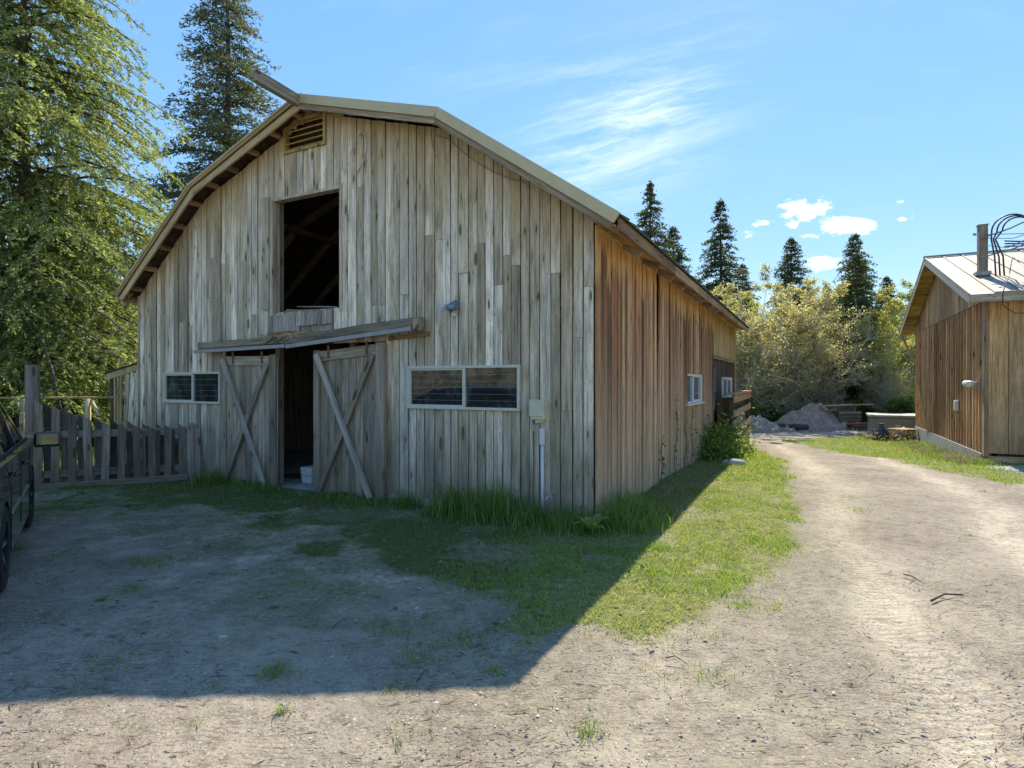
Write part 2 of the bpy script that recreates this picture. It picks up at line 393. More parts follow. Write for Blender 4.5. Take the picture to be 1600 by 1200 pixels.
def glassmat(name, tint=(.02, .024, .024), rough=.012, dirt=.25):
    m, t, b = new_mat(name); tc = t.n('ShaderNodeTexCoord')
    n = t.noise(t.scale(tc.outputs['Object'], (5, 5, 3)), 1, 6, .65)
    t.put(b.inputs['Base Color'], t.mix(t.math('MULTIPLY', t.smooth(n, .45, .8), dirt), tint, (.30, .30, .27)))
    t.put(b.inputs['Roughness'], t.math('ADD', rough, t.math('MULTIPLY', t.smooth(n, .45, .8), .25)))
    b.inputs['Specular IOR Level'].default_value = .9; b.inputs['IOR'].default_value = 1.6
    bn = t.n('ShaderNodeBump', _Height=t.noise(tc.outputs['Object'], 2.2, 1)); bn.inputs['Strength'].default_value = .012
    t.put(b.inputs['Normal'], bn); return m
M_glass = glassmat('dusty_pale_reflection_glass', dirt=.4)  # dust, with its pale mix raised to paint in paler reflections
M_glass_pale = glassmat('pale_reflecting_glass', (.13, .16, .19), .08, .5)

# ---------------------------------------------------------------- ground, driveway and lawn: one relief, cut into sheets that share their edge
LAWN = np.array([(7.34, 17.6), (6.15, 13.39), (4.67, 9.76), (3.55, 7.12), (2.85, 5.71), (2.32, 4.93), (1.8, 4.27), (1.29, 3.87), (.82, 3.68), (.41, 3.72), (.12, 3.62),
                 (-.3, 4.2), (-1.2, 4.95), (-2.2, 5.7), (-3.6, 6.9), (-4.73, 7.35), (-5.83, 7.45), (-8, 8.2), (-14, 10), (-40, 22), (-40, 80), (-8, 80), (-6.8, 20), (7, 20)])
RLAWN = np.array([(9.3, 19.9), (9.0, 16.66), (8.5, 12.85), (7.95, 11.12), (7.7, 9.9), (7.6, 8.9), (8.4, 9.1), (12, 9.6), (16, 10.4), (40, 16), (40, 24), (15.3, 22.6), (12.7, 21.3)])
def poly_sd(P, x, y):
    """signed distance, positive inside"""
    d = np.full(x.shape, 1e9); ins = np.zeros(x.shape, bool)
    for i in range(len(P)):
        ax, ay = P[i]; bx, by = P[(i + 1) % len(P)]; ex, ey = bx - ax, by - ay
        t = np.clip(((x - ax) * ex + (y - ay) * ey) / (ex * ex + ey * ey), 0, 1)
        d = np.minimum(d, np.hypot(x - ax - t * ex, y - ay - t * ey))
        c = ((ay > y) != (by > y)) & (x < (bx - ax) * (y - ay) / (by - ay + 1e-12) + ax); ins ^= c
    return np.where(ins, d, -d)
def barn_uv(x, y):
    dx, dy = x - BARN.x, y - BARN.y
    return dx * D1.x + dy * D1.y, -(dx * D2.x + dy * D2.y)
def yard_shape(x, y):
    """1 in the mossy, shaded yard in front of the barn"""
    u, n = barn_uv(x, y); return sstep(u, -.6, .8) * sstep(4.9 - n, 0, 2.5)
def grass_mask(x, y):
    a = np.maximum(poly_sd(LAWN, x, y), poly_sd(RLAWN, x, y))
    nz = (fbm(x * 2.2, y * 2.2, 11, 4) - .5)
    u, n = barn_uv(x, y); soft = .35 + .9 * sstep(u, .2, 2.)
    g = sstep(a + nz * soft * 1.9, -.12, .16 + .5 * sstep(u, .2, 2.) )
    far = sstep(y, 24.6, 26.5) * (1 - sstep(np.abs(x - 8), 60, 90) * 0)
    g = np.maximum(g, far * sstep(nz, -.2, .1))
    bare = np.maximum(sstep(fbm(x * 1.3, y * 1.3, 29, 3), .60, .72), 1.2 * sstep(fbm(x * 4., y * 3., 31, 3), .60, .70))      # thin, worn patches
    return g * (1 - .45 * bare * (y < 20))
xs = np.concatenate([-12 - np.geomspace(1, 480, 34)[::-1], np.arange(-12, 16.01, .075), 16 + np.geomspace(1, 480, 34)])
ys = np.concatenate([-2 - np.geomspace(.6, 400, 24)[::-1], np.arange(-2, 2, .12), np.arange(2, 22, .075), 22 + np.geomspace(.15, 500, 46)])
GX, GY = np.meshgrid(xs, ys); nx, ny = len(xs), len(ys)
fx, fy = GX.ravel(), GY.ravel()
GZ = ground_z(fx, fy) + (fbm(fx * 7, fy * 7, 5, 3) - .5) * .022 * (np.hypot(fx, fy) < 30)
gm = grass_mask(fx, fy)
# wheel tracks: distance to a curving centre line of the drive
CL = np.array([(2.6, -4), (2.7, 1.5), (3.4, 4.), (5.0, 7.2), (6.6, 10.5), (8.0, 14.5), (9.3, 18.3), (12, 21.7), (17, 23.2), (30, 24)])
def track_d(x, y):
    d = np.full(x.shape, 1e9); sg = np.zeros(x.shape)
    for i in range(len(CL) - 1):
        ax, ay = CL[i]; ex, ey = CL[i + 1] - CL[i]
        t = np.clip(((x - ax) * ex + (y - ay) * ey) / (ex * ex + ey * ey), 0, 1)
        dd = np.hypot(x - ax - t * ex, y - ay - t * ey); s_ = np.sign((x - ax) * ey - (y - ay) * ex)
        sg = np.where(dd < d, s_, sg); d = np.minimum(d, dd)
    return d * sg
td = track_d(fx, fy) + (fbm(fx * .8, fy * .8, 41, 2) - .5) * .5
moss = sstep(np.maximum(poly_sd(LAWN, fx, fy), -9) + (fbm(fx * 1.4, fy * 1.4, 61, 4) - .5) * 2.2, -1.7, .2)
trk = np.maximum(np.exp(-((td - .80) / .26) ** 2), np.exp(-((td + .80) / .26) ** 2))
trk = np.maximum(trk, .85 * np.exp(-((td - 2.0) / .22) ** 2)); trk = np.maximum(trk, .7 * np.exp(-((td + 2.3) / .25) ** 2))
trk = trk * (.55 + .45 * sstep(fbm(fx * .9, fy * .6, 47, 3), .35, .6))
GZ = GZ - trk * .03 * (gm < .5) + (fbm(fx * 2.2, fy * 2.2, 15, 3) - .5) * .03 * (gm < .5) * (np.hypot(fx, fy) < 30)
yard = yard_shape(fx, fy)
F = (np.arange(ny - 1)[:, None] * nx + np.arange(nx - 1)[None, :]).ravel()
F = np.stack([F, F + 1, F + nx + 1, F + nx], 1)
fc = gm[F].mean(1); cy = fy[F].mean(1); cx = fx[F].mean(1)
isfar = (cy > 25.2) | (cy < -14) | (np.abs(cx - 4) > 60)

def ground_material():
    m, t, b = new_mat('ground_earth'); geo = t.n('ShaderNodeNewGeometry'); P = geo.outputs['Position']
    A = lambda k: t.n('ShaderNodeAttribute', attribute_name=k).outputs['Fac']
    g, tr, yd = A('grass'), A('track'), A('yard')
    n1 = t.noise(P, 1.1, 6, .6); n2 = t.noise(P, 9, 5, .65); n3 = t.noise(P, 55, 4, .6); n4 = t.noise(P, 180, 3, .6)
    c = t.ramp(n1, [(.32, (.255, .215, .165)), (.5, (.325, .28, .215)), (.68, (.39, .34, .255))])
    c = t.mix(1, c, t.ramp(tr, [(0, .88), (.35, .96), (.8, 1.18)]), 'MULTIPLY')
    c = t.mix(t.math('MULTIPLY', tr, .6), c, (.50, .435, .325))
    c = t.mix(1, c, t.ramp(n2, [(.3, .68), (.5, 1.), (.7, 1.15)]), 'MULTIPLY')
    c = t.mix(1, c, t.ramp(n3, [(.28, .55), (.46, 1.), (.7, 1.18)]), 'MULTIPLY')
    c = t.mix(1, c, t.ramp(n4, [(.3, .72), (.5, 1.), (.72, 1.22)]), 'MULTIPLY')
    # dark needles and twigs washed into streaks across the drive
    rotm = t.n('ShaderNodeMapping', _Vector=P); rotm.inputs['Rotation'].default_value = (0, 0, R(-14)); rotm.inputs['Scale'].default_value = (9, 60, 1)
    ns = t.noise(rotm.outputs[0], 1, 4, .6)
    stx = t.math('MULTIPLY', t.smooth(ns, .53, .63), t.smooth(t.noise(P, 1.6, 3), .38, .58))
    stx = t.math('MULTIPLY', stx, t.math('SUBTRACT', 1, t.math('MULTIPLY', tr, .6)))
    c = t.mix(t.math('MULTIPLY', stx, .75), c, (.12, .095, .07))
    # crushed stone
    vo = t.n('ShaderNodeTexVoronoi', _Vector=P); vo.inputs['Scale'].default_value = 42
    vr = t.xyz(vo.outputs['Color'])[0]
    peb = t.math('MULTIPLY', t.smooth(t.math('SUBTRACT', .42, vo.outputs['Distance']), 0, .08), t.math('GREATER_THAN', vr, .72))
    c = t.mix(t.math('MULTIPLY', peb, .6), c, t.ramp(t.xyz(vo.outputs['Color'])[1], [(0, (.20, .185, .165)), (1, (.50, .47, .41))]))
    # the little used yard: shade lifted by a paler, warmer colour, with moss
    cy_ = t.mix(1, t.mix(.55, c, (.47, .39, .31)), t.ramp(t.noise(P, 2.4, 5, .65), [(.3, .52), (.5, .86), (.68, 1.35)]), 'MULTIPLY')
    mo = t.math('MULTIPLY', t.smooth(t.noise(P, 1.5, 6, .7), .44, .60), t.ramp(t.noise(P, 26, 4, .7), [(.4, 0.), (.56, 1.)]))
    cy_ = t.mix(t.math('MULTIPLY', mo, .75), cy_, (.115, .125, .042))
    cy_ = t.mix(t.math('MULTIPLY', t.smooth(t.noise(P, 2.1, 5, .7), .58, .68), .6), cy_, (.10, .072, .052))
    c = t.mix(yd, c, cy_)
    ms = t.math('MULTIPLY', A('moss'), t.ramp(t.noise(P, 17, 6, .75), [(.36, 0.), (.60, 1.)]))
    c = t.mix(t.math('MULTIPLY', ms, t.math('MULTIPLY_ADD', yd, .55, .3)), c, t.ramp(t.noise(P, 5, 4), [(.35, (.10, .115, .035)), (.65, (.19, .18, .065))]))
    lawn = t.ramp(t.noise(P, 14, 5, .7), [(.3, (.08, .10, .03)), (.5, (.16, .18, .055)), (.62, (.25, .24, .10)), (.75, (.36, .32, .20))])
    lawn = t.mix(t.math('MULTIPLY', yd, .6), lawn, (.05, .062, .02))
    gg = t.smooth(t.math('ADD', t.math('ADD', g, t.math('MULTIPLY', t.math('SUBTRACT', n3, .5), 1.3)), t.math('MULTIPLY', t.math('SUBTRACT', n2, .5), 1.1)), .2, .85)
    c = t.mix(gg, c, lawn)
    t.put(b.inputs['Base Color'], c); b.inputs['Roughness'].default_value = .95; b.inputs['Specular IOR Level'].default_value = .12
    # tyre tread pressed in the tracks
    h = t.math('ADD', t.math('MULTIPLY', n3, .6), t.math('MULTIPLY', n4, .35))
    h = t.math('ADD', h, t.math('MULTIPLY', n2, .8)); h = t.math('ADD', h, t.math('MULTIPLY', peb, .35))
    wvn = t.n('ShaderNodeTexWave', wave_type='BANDS', bands_direction='Y', _Vector=P); wvn.inputs['Scale'].default_value = 5.; wvn.inputs['Distortion'].default_value = 1.5
    h = t.math('ADD', h, t.math('MULTIPLY', t.math('MULTIPLY', wvn.outputs['Fac'], t.smooth(tr,  .45, .8)), .26))
    bn = t.n('ShaderNodeBump', _Height=h); bn.inputs['Strength'].default_value = .75; bn.inputs['Distance'].default_value = .02
    t.put(b.inputs['Normal'], bn); return m
M_ground = ground_material()
def sheet(name, sel):
    ff = F[sel]; used = np.unique(ff); remap = -np.ones(nx * ny, np.int64); remap[used] = np.arange(len(used))
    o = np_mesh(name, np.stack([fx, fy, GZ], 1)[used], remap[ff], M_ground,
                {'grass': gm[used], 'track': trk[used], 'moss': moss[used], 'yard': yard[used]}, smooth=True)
    return props(o, kind='structure')
sheet('lawn', (fc > .5) & ~isfar)
sheet('dirt_driveway', (fc <= .5) & ~isfar)
sheet('ground', isfar)

# ---------------------------------------------------------------- barn
barn = empty('barn', BARN, FRAME_ROT, 'big weathered grey plank barn with gambrel roof, open loft and two crossed sliding doors', 'barn')
WID, LEN = 8.68, 13.75
RP = [(-.38, 3.37), (1.92, 4.98), (4.34, 5.70), (6.80, 4.80), (8.86, 3.17)]        # roof line (u, z)
def roof_z(u):
    for (a, za), (b, zb) in zip(RP, RP[1:]):
        if u <= b: return za + (zb - za) * (u - a) / (b - a)
    return RP[-1][1] - .79 * (u - RP[-1][0])
def wall_top(u): return roof_z(u) - .13
LOFT = (3.8, 5.18, 2.67, 4.42); VENT = (4.09, 4.95, 5.06, 5.54); WR = (.93, 2.61, 1.25, 1.81); WL = (6.41, 7.93, 1.24, 1.77)
DOOR = (3.0, 6.3, -.1, 2.16)
OPEN = [LOFT, VENT, WR, WL, DOOR]

# studs and girts behind the boards
g = MB()
for z in (.06, 1.05, 2.4):
    for a, b in ((.09, 3.0), (6.3, 8.6)):
        if not (z == 1.05 and False): g.box(a, b, -.13, -.04, z - .045, z + .045)
g.box(.09, 3.75, -.13, -.04, 2.5, 2.6); g.box(5.23, 8.6, -.13, -.04, 2.5, 2.6)
g.box(.09, 3.75, -.13, -.04, 3.12, 3.2); g.box(5.23, 8.58, -.13, -.04, 2.98, 3.06)
g.box(1.8, 3.75, -.13, -.04, 4.45, 4.55); g.box(5.23, 6.6, -.13, -.04, 4.45, 4.55)
for u in (.05, 3.72, 5.26, 8.6): g.box(u - .045, u + .045, -.22, -.135, 0, min(wall_top(u) - .1, 4.5))
fw = g.build('front_wall', M_inside, barn)

bps = [0, .93, 2.61, 3.0, 3.8, 4.09, 4.95, 5.18, 6.3, 6.41, 7.93, 8.68]
edges = [0]
for a, b in zip(bps, bps[1:]):
    k = max(1, round((b - a) / .128))
    ws = np.array([random.uniform(.82, 1.18) for _ in range(k)]); ws = np.cumsum(ws) / ws.sum() * (b - a)
    edges += [a + q for q in ws]
def holes(uc, ops):
    return sorted([(z0, z1) for (a, b, z0, z1) in ops if a < uc < b])
for a, b in zip(edges, edges[1:]):
    uc = (a + b) / 2; wdt = b - a - random.choice([.008, .011, .014, .018])
    zt = wall_top(uc); segs = []; z = random.uniform(-.03, .05) if uc < 3 or uc > 6.3 else 0.
    for h0, h1 in holes(uc, OPEN):
        if h0 > z + .05: segs.append((z, h0))
        z = h1
    segs.append((z, None))
    yb = random.choice([-.006, 0, .006, .010]) - .012
    for s0, s1 in segs:
        cuts = [s0]; end = s1 if s1 is not None else zt
        if end - s0 > 2.2 and random.random() < .55:
            cuts.append(random.uniform(s0 + .9, end - .6) if random.random() < .5 else min(end - .5, max(s0 + .5, random.uniform(2.3, 2.9))))
        cuts.append(end)
        for c0, c1 in zip(cuts, cuts[1:]):
            last = (c1 == end and s1 is None)
            tp = None
            if last: tp = (wall_top(uc + wdt / 2) - zt, wall_top(uc - wdt / 2) - zt)
            lift = random.uniform(-.004, .004)
            # local z up, wd along -u so the board faces the yard
            plank('plank', fw, (uc, yb + lift, c0 + (.002 if c0 > s0 else 0)), (uc + random.uniform(-.003, .003), yb + lift + random.uniform(-.004, .006), c1 - .002), wdt, .02, M_front,
                  wd=(-1, 0, 0), top=tp, bot=(random.uniform(-.02, .02), random.uniform(-.02, .02)) if c0 == s0 and s0 < .5 else None, jit=.003)
# corner boards, loft and door trims
MB().box(8.684, 8.70, -.10, .02, -.02, wall_top(8.68) - .02).build('corner_board', M_front, barn)
tl = MB(); u0, u1, z0, z1 = LOFT
tl.box(u0 - .035, u0 + .012, -.10, .03, z0 - .05, z1 + .02).box(u1 - .012, u1 + .05, -.10, .035, z0 - .30, z1 - .02).box(u0 + .012, u1 - .012, -.10, .028, z1 - .045, z1 + .0)
tl.build('loft_opening_frame', M_fascia, barn)
plank('loose_board', barn, (5.33, .03, 2.72), (5.33, .03, 4.46), .15, .022, M_front, wd=(-1, 0, 0), jit=.004)
# broken, shingled sill below the loft
sill = MB().box(3.95, 5.17, -.02, .018, 2.30, 2.60).build('loft_sill', M_inside, barn)
for i, u in enumerate(np.arange(4.62, 5.22, .095)):
    plank('shake', sill, (u, .04, 2.36 + random.uniform(-.01, .01)), (u, .03, 2.62 + random.uniform(-.004, .004)), .09, .014, M_brace, wd=(-1, 0, 0))
for i, u in enumerate(np.arange(3.98, 4.62, .088)):
    plank('shake', sill, (u, .05, 2.44 + random.uniform(-.01, .01)), (u, .04, 2.64 + random.uniform(-.004, .004)), .083, .014, M_brace, wd=(-1, 0, 0))
for i in range(7):
    u = 4.0 + i * .17
    plank('splinter', sill, (u, .05 + i * .003, 2.27 + .035 * (i % 3)), (u + .42, .055, 2.30 + .03 * (i % 2) + random.uniform(0, .03)), .035, .016, M_rafter, wd=(0, 0, 1), jit=.006, seg=5)
plank('fallen_board', sill, (3.9, -.10, 2.665), (4.95, -.06, 2.672), .12, .02, M_brace, wd=(0, 1, 0))
plank('fallen_board', sill, (4.05, -.25, 2.70), (5.15, -.5, 2.80), .14, .02, M_brace, wd=(0, 1, .2))
plank('fallen_board', sill, (4.3, -.02, 2.645), (4.85, .03, 2.69), .06, .016, M_brace, wd=(0, 1, 0))

# vent: slatted louvre with frame
u0, u1, z0, z1 = VENT
vent = MB().box(u0 - .0, u0 + .04, -.06, .03, z0, z1).box(u1 - .04, u1, -.06, .03, z0, z1).box(u0 + .04, u1 - .04, -.06, .03, z1 - .04, z1).box(u0 + .04, u1 - .04, -.06, .03, z0, z0 + .035).build('vent', M_soffit, barn)
for k in range(5):
    z = z0 + .07 + k * .088
    plank('slat', vent, (u0 + .04, -.012, z), (u1 - .04, -.012, z), .085, .014, M_soffit, wd=(0, .8, -.6), jit=.001)
MB().box(u0, u1, -.12, -.10, z0, z1).build('vent_backing', M_dark_wood, barn)
# pale gable board above the vent
mesh_obj('gable_board', [(3.55, .0, 5.545), (5.1, .0, 5.545), (5.1, .0, 5.37 + .06), (4.34, .0, 5.62), (3.55, .0, 5.37), (3.55, .014, 5.545), (5.1, .014, 5.545), (5.1, .014, 5.43), (4.34, .014, 5.62), (3.55, .014, 5.37)],
         [(5, 9, 8, 7, 6)], M_soffit, barn) if False else None
plank('gable_board', barn, (4.93, .008, 5.40 + .04), (4.36, .008, 5.55 + .04), .11, .02, M_soffit, wd=(0, 0, 1))
plank('gable_board', barn, (4.34, .008, 5.55 + .02), (3.75, .008, 5.43), .09, .02, M_soffit, wd=(0, 0, 1))

# ---- sliding doors
def sliding_door(u0, u1, z0, z1r, z1l, y):
    """u0<u1; z top differs right/left"""
    bk = MB().box(u0 + .05, u1 - .05, y - .035, y - .025, z0 + .08, min(z1r, z1l) - .05).build('sliding_door', M_dark_wood, barn)
    k = round((u1 - u0) / .135); wds = (u1 - u0) / k
    for i in range(k):
        uc = u0 + (i + .5) * wds; zt = z1r + (z1l - z1r) * (uc - u0) / (u1 - u0)
        plank('plank', bk, (uc, y - .008 + random.uniform(-.003, .003), z0 + random.uniform(-.0, .09)), (uc, y - .008, zt - .02), wds - .006, .02, M_door, wd=(-1, 0, 0), jit=.003)
    plank('stile', bk, (u0 + .075, y + .016, z0), (u0 + .075, y + .016, z1r), .15, .026, M_door, wd=(-1, 0, 0))
    plank('stile', bk, (u1 - .06, y + .016, z0 + .03), (u1 - .06, y + .016, z1l), .12, .026, M_door, wd=(-1, 0, 0))
    plank('top_rail', bk, (u0 + .155, y + .016, z1r - .09), (u1 - .125, y + .016, z1l - .09), .14, .026, M_fascia, wd=(0, 0, 1))
    plank('brace', bk, (u0 + .19, y + .046, z1r - .16), (u1 - .12, y + .046, z0 + .05), .085, .03, M_door, wd=(1, 0, 0))
    plank('brace', bk, (u0 + .20, y + .079, z0 + .04), (u1 - .10, y + .079, z1l - .06), .085, .03, M_brace, wd=(1, 0, 0))
    for uu in (u0 + .30, u1 - .3):
        zt = z1r + (z1l - z1r) * (uu - u0) / (u1 - u0)
        plank('hanger', bk, (uu, y + .036, zt - .14), (uu, y + .036, zt + .05), .04, .008, M_bronze, wd=(-1, 0, 0))
sliding_door(2.95, 4.26, -.03, 2.14, 2.06, .055)
sliding_door(5.04, 6.31, -.03, 2.02, 2.03, .055)
# header beam (sagging, split) and its metal track
hb = mesh_obj('door_header', *(lambda m: (m.v, m.f))(MB().bar((6.83, .075, 2.155 + .035), (4.78, .075, 2.235), .12, .10, (0, 0, 1)).bar((4.72, .085, 2.215), (2.33, .085, 2.385), .13, .12, (0, 0, 1))), M_header, barn)
plank('header_board', hb, (6.80, .14, 2.20), (4.82, .14, 2.235), .10, .03, M_header, wd=(0, 0, 1), jit=.008, seg=8)
plank('header_board', hb, (4.70, .155, 2.225), (2.40, .155, 2.385), .11, .03, M_header, wd=(0, 0, 1), jit=.008, seg=8)
for i in range(9):
    u = 4.55 + i * .06
    plank('splinter', hb, (u + .20, .16, 2.17 + .01 * (i % 4)), (u - .08, .165 + .004 * i, 2.24 + .018 * (i % 3)), .024, .014, M_header, wd=(0, 0, 1), jit=.006, seg=4)
tr_ = MB().bar((6.85, .165, 2.10), (4.74, .165, 2.135), .05, .05, (0, 0, 1)).bar((4.70, .175, 2.125), (2.42, .175, 2.295), .055, .05, (0, 0, 1)).build('door_track', M_galv, barn)
plank('end_block', hb, (2.33, .17, 2.27), (2.33, .17, 2.42), .12, .05, M_fascia, wd=(-1, 0, 0))
plank('rusty_hook', hb, (2.40, .21, 2.22), (2.30, .20, 2.33), .03, .02, M_bronze, wd=(-1, 0, 0))
plank('ledger', barn, (2.93, .012, 2.19), (2.25, .012, 2.235), .06, .02, M_rafter, wd=(0, 0, 1))

# ---- windows
def window(parent, x0, x1, z0, z1, mull, mat=M_glass, out=.035, bars=0, axis='u', fr=M_white_frame, fwid=.035):
    def bx(m, a, b, c, d, p, q):
        if axis == 'u': m.box(a, b, c, d, p, q)
        else: m.box(-d, -c, -b, -a, p, q)
    m = MB(); e = fwid
    bx(m, x0, x1, -.03, out, z1 - e, z1); bx(m, x0, x1, -.03, out, z0, z0 + e); bx(m, x0, x0 + e, -.03, out, z0 + e, z1 - e); bx(m, x1 - e, x1, -.03, out, z0 + e, z1 - e)
    w_ = m.build('window', fr, parent, bevel=.004)
    m = MB(); bx(m, mull - .02, mull + .02, -.02, out - .006, z0 + e, z1 - e)
    # the sliding sash on one side has its own thin frame
    bx(m, mull + .02, x1 - e, -.015, out - .012, z1 - e - .022, z1 - e); bx(m, mull + .02, x1 - e, -.015, out - .012, z0 + e, z0 + e + .022); bx(m, x1 - e - .024, x1 - e, -.015, out - .012, z0 + e + .022, z1 - e - .022)
    m.build('sash', fr, w_)
    for a, b in ((x0 + e, mull - .02), (mull + .02, x1 - e - .02)):
        m = MB(); bx(m, a, b, -.006, 0, z0 + e, z1 - e); m.build('pane', mat, w_)
    for k in range(bars):
        zz = z0 + e + (z1 - z0 - 2 * e) * (k + 1) / (bars + 1)
        m = MB(); bx(m, x0 + e, x1 - e, .001, .004, zz - .0014, zz + .0014); m.build('wire', M_galv, w_)
    return w_
window(barn, *WR[:2], *WR[2:], 1.72, bars=5)
window(barn, *WL[:2], *WL[2:], 7.12, bars=4)

# ---- concrete sill under the front boards
MB().box(.08, 2.9, -.14, .028, -.25, .07).build('foundation', M_conc, barn)
MB().box(6.33, 8.66, -.14, .028, -.25, .06).build('foundation', M_conc, barn)

# ---- side wall (faces the drive) : plane u=0, t = distance back from the corner (n=-t)
g = MB()
for z in (.1, 1.1, 2.2, 3.1):
    if z in (1.1,): g.box(.05, .13, -5.2, -.05, z - .04, z + .04); g.box(.05, .13, -13.6, -7.2, z - .04, z + .04)
    else: g.box(.05, .13, -13.6, -.05, z - .04, z + .04)
for tt in (.08, 2.95, 5.22, 7.2, 8.8, 13.6): g.box(.14, .23, -tt - .05, -tt + .04, 0, 3.3)
sidew = g.build('side_wall', M_inside, barn)
W1 = (5.32, 7.09, 1.17, 1.76); W2 = (10.75, 12.75, 1.12, 1.74)
t_ = -.02; si = 0
while t_ < 8.78:
    wd_ = random.choice([.065, .10, .12, .13, .14, .15]) if si else .16
    if t_ + wd_ > 5.32 and t_ < 5.32: wd_ = 5.32 - t_
    elif t_ + wd_ > 7.09 and t_ < 7.09: wd_ = 7.09 - t_
    wd_ = max(wd_, .03); tc_ = t_ + wd_ / 2
    base = gz(*bw(0, -tc_)[:2])
    segs = [(base - .04 + random.uniform(-.03, .05), 3.40)]
    if 5.32 < tc_ < 7.09: segs = [(segs[0][0], 1.17), (1.76, 3.40)]
    gap = random.choice([.006, .010, .014, .02])
    out = -.013 - random.choice([0, 0, .006, .012, .014]) - (.014 if wd_ < .08 else 0)
    if 2.86 < tc_ < 3.02:                                            # a missing board: a dark slot with a loose leaning one
        plank('leaning_board', sidew, (-.03, -tc_ + .10, base), (-.05, -tc_ - .10, 3.36), .10, .02, M_side, wd=(0, -1, 0))
    else:
        for s0, s1 in segs:
            plank('plank', sidew, (out, -tc_, s0), (out + random.uniform(-.004, .004), -tc_ + random.uniform(-.006, .006), s1), wd_ - gap, .02, M_side, wd=(0, -1, 0), jit=.003,
                  top=(random.uniform(-.03, .0),) * 2)
    t_ += wd_; si += 1
# back part: recessed, golden boards above, dark boards below
t_ = 8.86
while t_ < 13.7:
    wd_ = min(random.choice([.2, .24, .27]), 13.75 - t_); tc_ = t_ + wd_ / 2; base = gz(*bw(0, -tc_)[:2])
    plank('plank', sidew, (.02, -tc_, 2.28), (.02, -tc_, 3.38), wd_ - .006, .02, M_side_gold, wd=(0, -1, 0))
    for s0, s1 in ([(base - .05, W2[2]), (W2[3], 2.23)] if W2[0] < tc_ < W2[1] else [(base - .05, 2.23)]):
        plank('plank', sidew, (.035, -tc_, s0), (.035, -tc_, s1), wd_ - .006, .02, M_dark_wood, wd=(0, -1, 0))
    t_ += wd_
plank('trim_board', sidew, (-.01, -8.9, 2.24), (-.01, -13.74, 2.24), .09, .025, M_rafter, wd=(0, 0, 1))
plank('corner_board', sidew, (-.012, -13.76, -.4), (-.012, -13.76, 3.3), .11, .03, M_side, wd=(0, -1, 0))
window(barn, *W1[:2], *W1[2:], 6.1, M_glass_pale, .04, axis='t', fr=M_white)
window(barn, *W2[:2], *W2[2:], 11.7, M_glass_pale, .03, axis='t', fr=M_white, fwid=.07)
MB().box(-.085, -.03, -7.2, -5.25, 1.135, 1.165).build('window_ledge', M_white, barn)
plank('door_casing', barn, (-.03, -9.05, .9), (-.03, -9.05, 1.95), .20, .03, M_glass_pale, wd=(0, -1, 0))
# pen rails by the back part
pen = MB().bar((-.42, -13.3, -.5), (-.42, -13.3, 1.25), .11, .11).bar((-.42, -9.1, -.3), (-.42, -9.1, 1.2), .09, .09).build('pen', M_dark_wood, barn)
for z, a, b in ((1.20, 9.0, 13.5), (.84, 9.0, 13.4), (.62, 8.9, 10.9), (.40, 9.6, 13.4), (.05, 9.2, 13.4)):
    plank('rail', pen, (-.49, -a, z - .03), (-.49, -b, z + (0 if z > 1 else .02)), .17 if z > .1 else .2, .035, M_side if z != .62 else M_brace, wd=(0, 0, 1))
plank('top_cap', pen, (-.42, -8.95, 1.31), (-.42, -13.6, 1.31), .22, .05, M_side, wd=(1, 0, 0))
MB().box(-.40, -.05, -10.6, -9.3, .5, 1.18).build('feed_trough', M_dark_wood, barn)

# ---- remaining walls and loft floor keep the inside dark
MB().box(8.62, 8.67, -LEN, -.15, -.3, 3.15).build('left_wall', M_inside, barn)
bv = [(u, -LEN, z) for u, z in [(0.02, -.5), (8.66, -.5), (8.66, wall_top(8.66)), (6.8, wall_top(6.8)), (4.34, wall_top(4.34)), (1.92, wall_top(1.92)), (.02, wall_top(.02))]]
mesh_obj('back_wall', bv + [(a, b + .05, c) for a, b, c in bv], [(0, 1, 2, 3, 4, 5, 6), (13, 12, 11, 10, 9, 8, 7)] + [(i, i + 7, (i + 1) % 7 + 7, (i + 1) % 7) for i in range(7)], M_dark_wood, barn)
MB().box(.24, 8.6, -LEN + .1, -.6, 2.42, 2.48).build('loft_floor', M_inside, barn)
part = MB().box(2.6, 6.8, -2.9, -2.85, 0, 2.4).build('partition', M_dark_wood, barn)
for i in range(22):
    u = 2.7 + i * .19
    if i % 5 == 3: continue
    plank('plank', part, (u, -2.83 + .01 * (i % 2), .0), (u, -2.83 + .01 * (i % 2), 2.38 - .06 * (i % 3)), .165, .02, M_inside, wd=(-1, 0, 0))
MB().box(.2, 8.6, -LEN + .1, .0, -.06, -.005).build('barn_floor', M_conc, barn)
for n in np.arange(-1.0, -9., -.95):                                # rafters seen through the loft opening
    for (a, za), (b, zb) in zip(RP, RP[1:]):
        plank('rafter', barn, (a + .1 if a < 0 else a, n, za - .15 + (.12 * -.0)), (b, n, zb - .15), .05, .14, M_inside, wd=(0, 1, 0), jit=.001, seg=1)
for u in (1.95, 6.75): plank('purlin', barn, (u, -.3, roof_z(u) - .27), (u, -13.4, roof_z(u) - .27), .14, .09, M_inside, wd=(1, 0, 0), seg=1)
plank('collar_tie', barn, (2.0, -3.2, 4.6), (6.7, -3.2, 4.6), .12, .05, M_inside, wd=(0, 0, 1), seg=1)

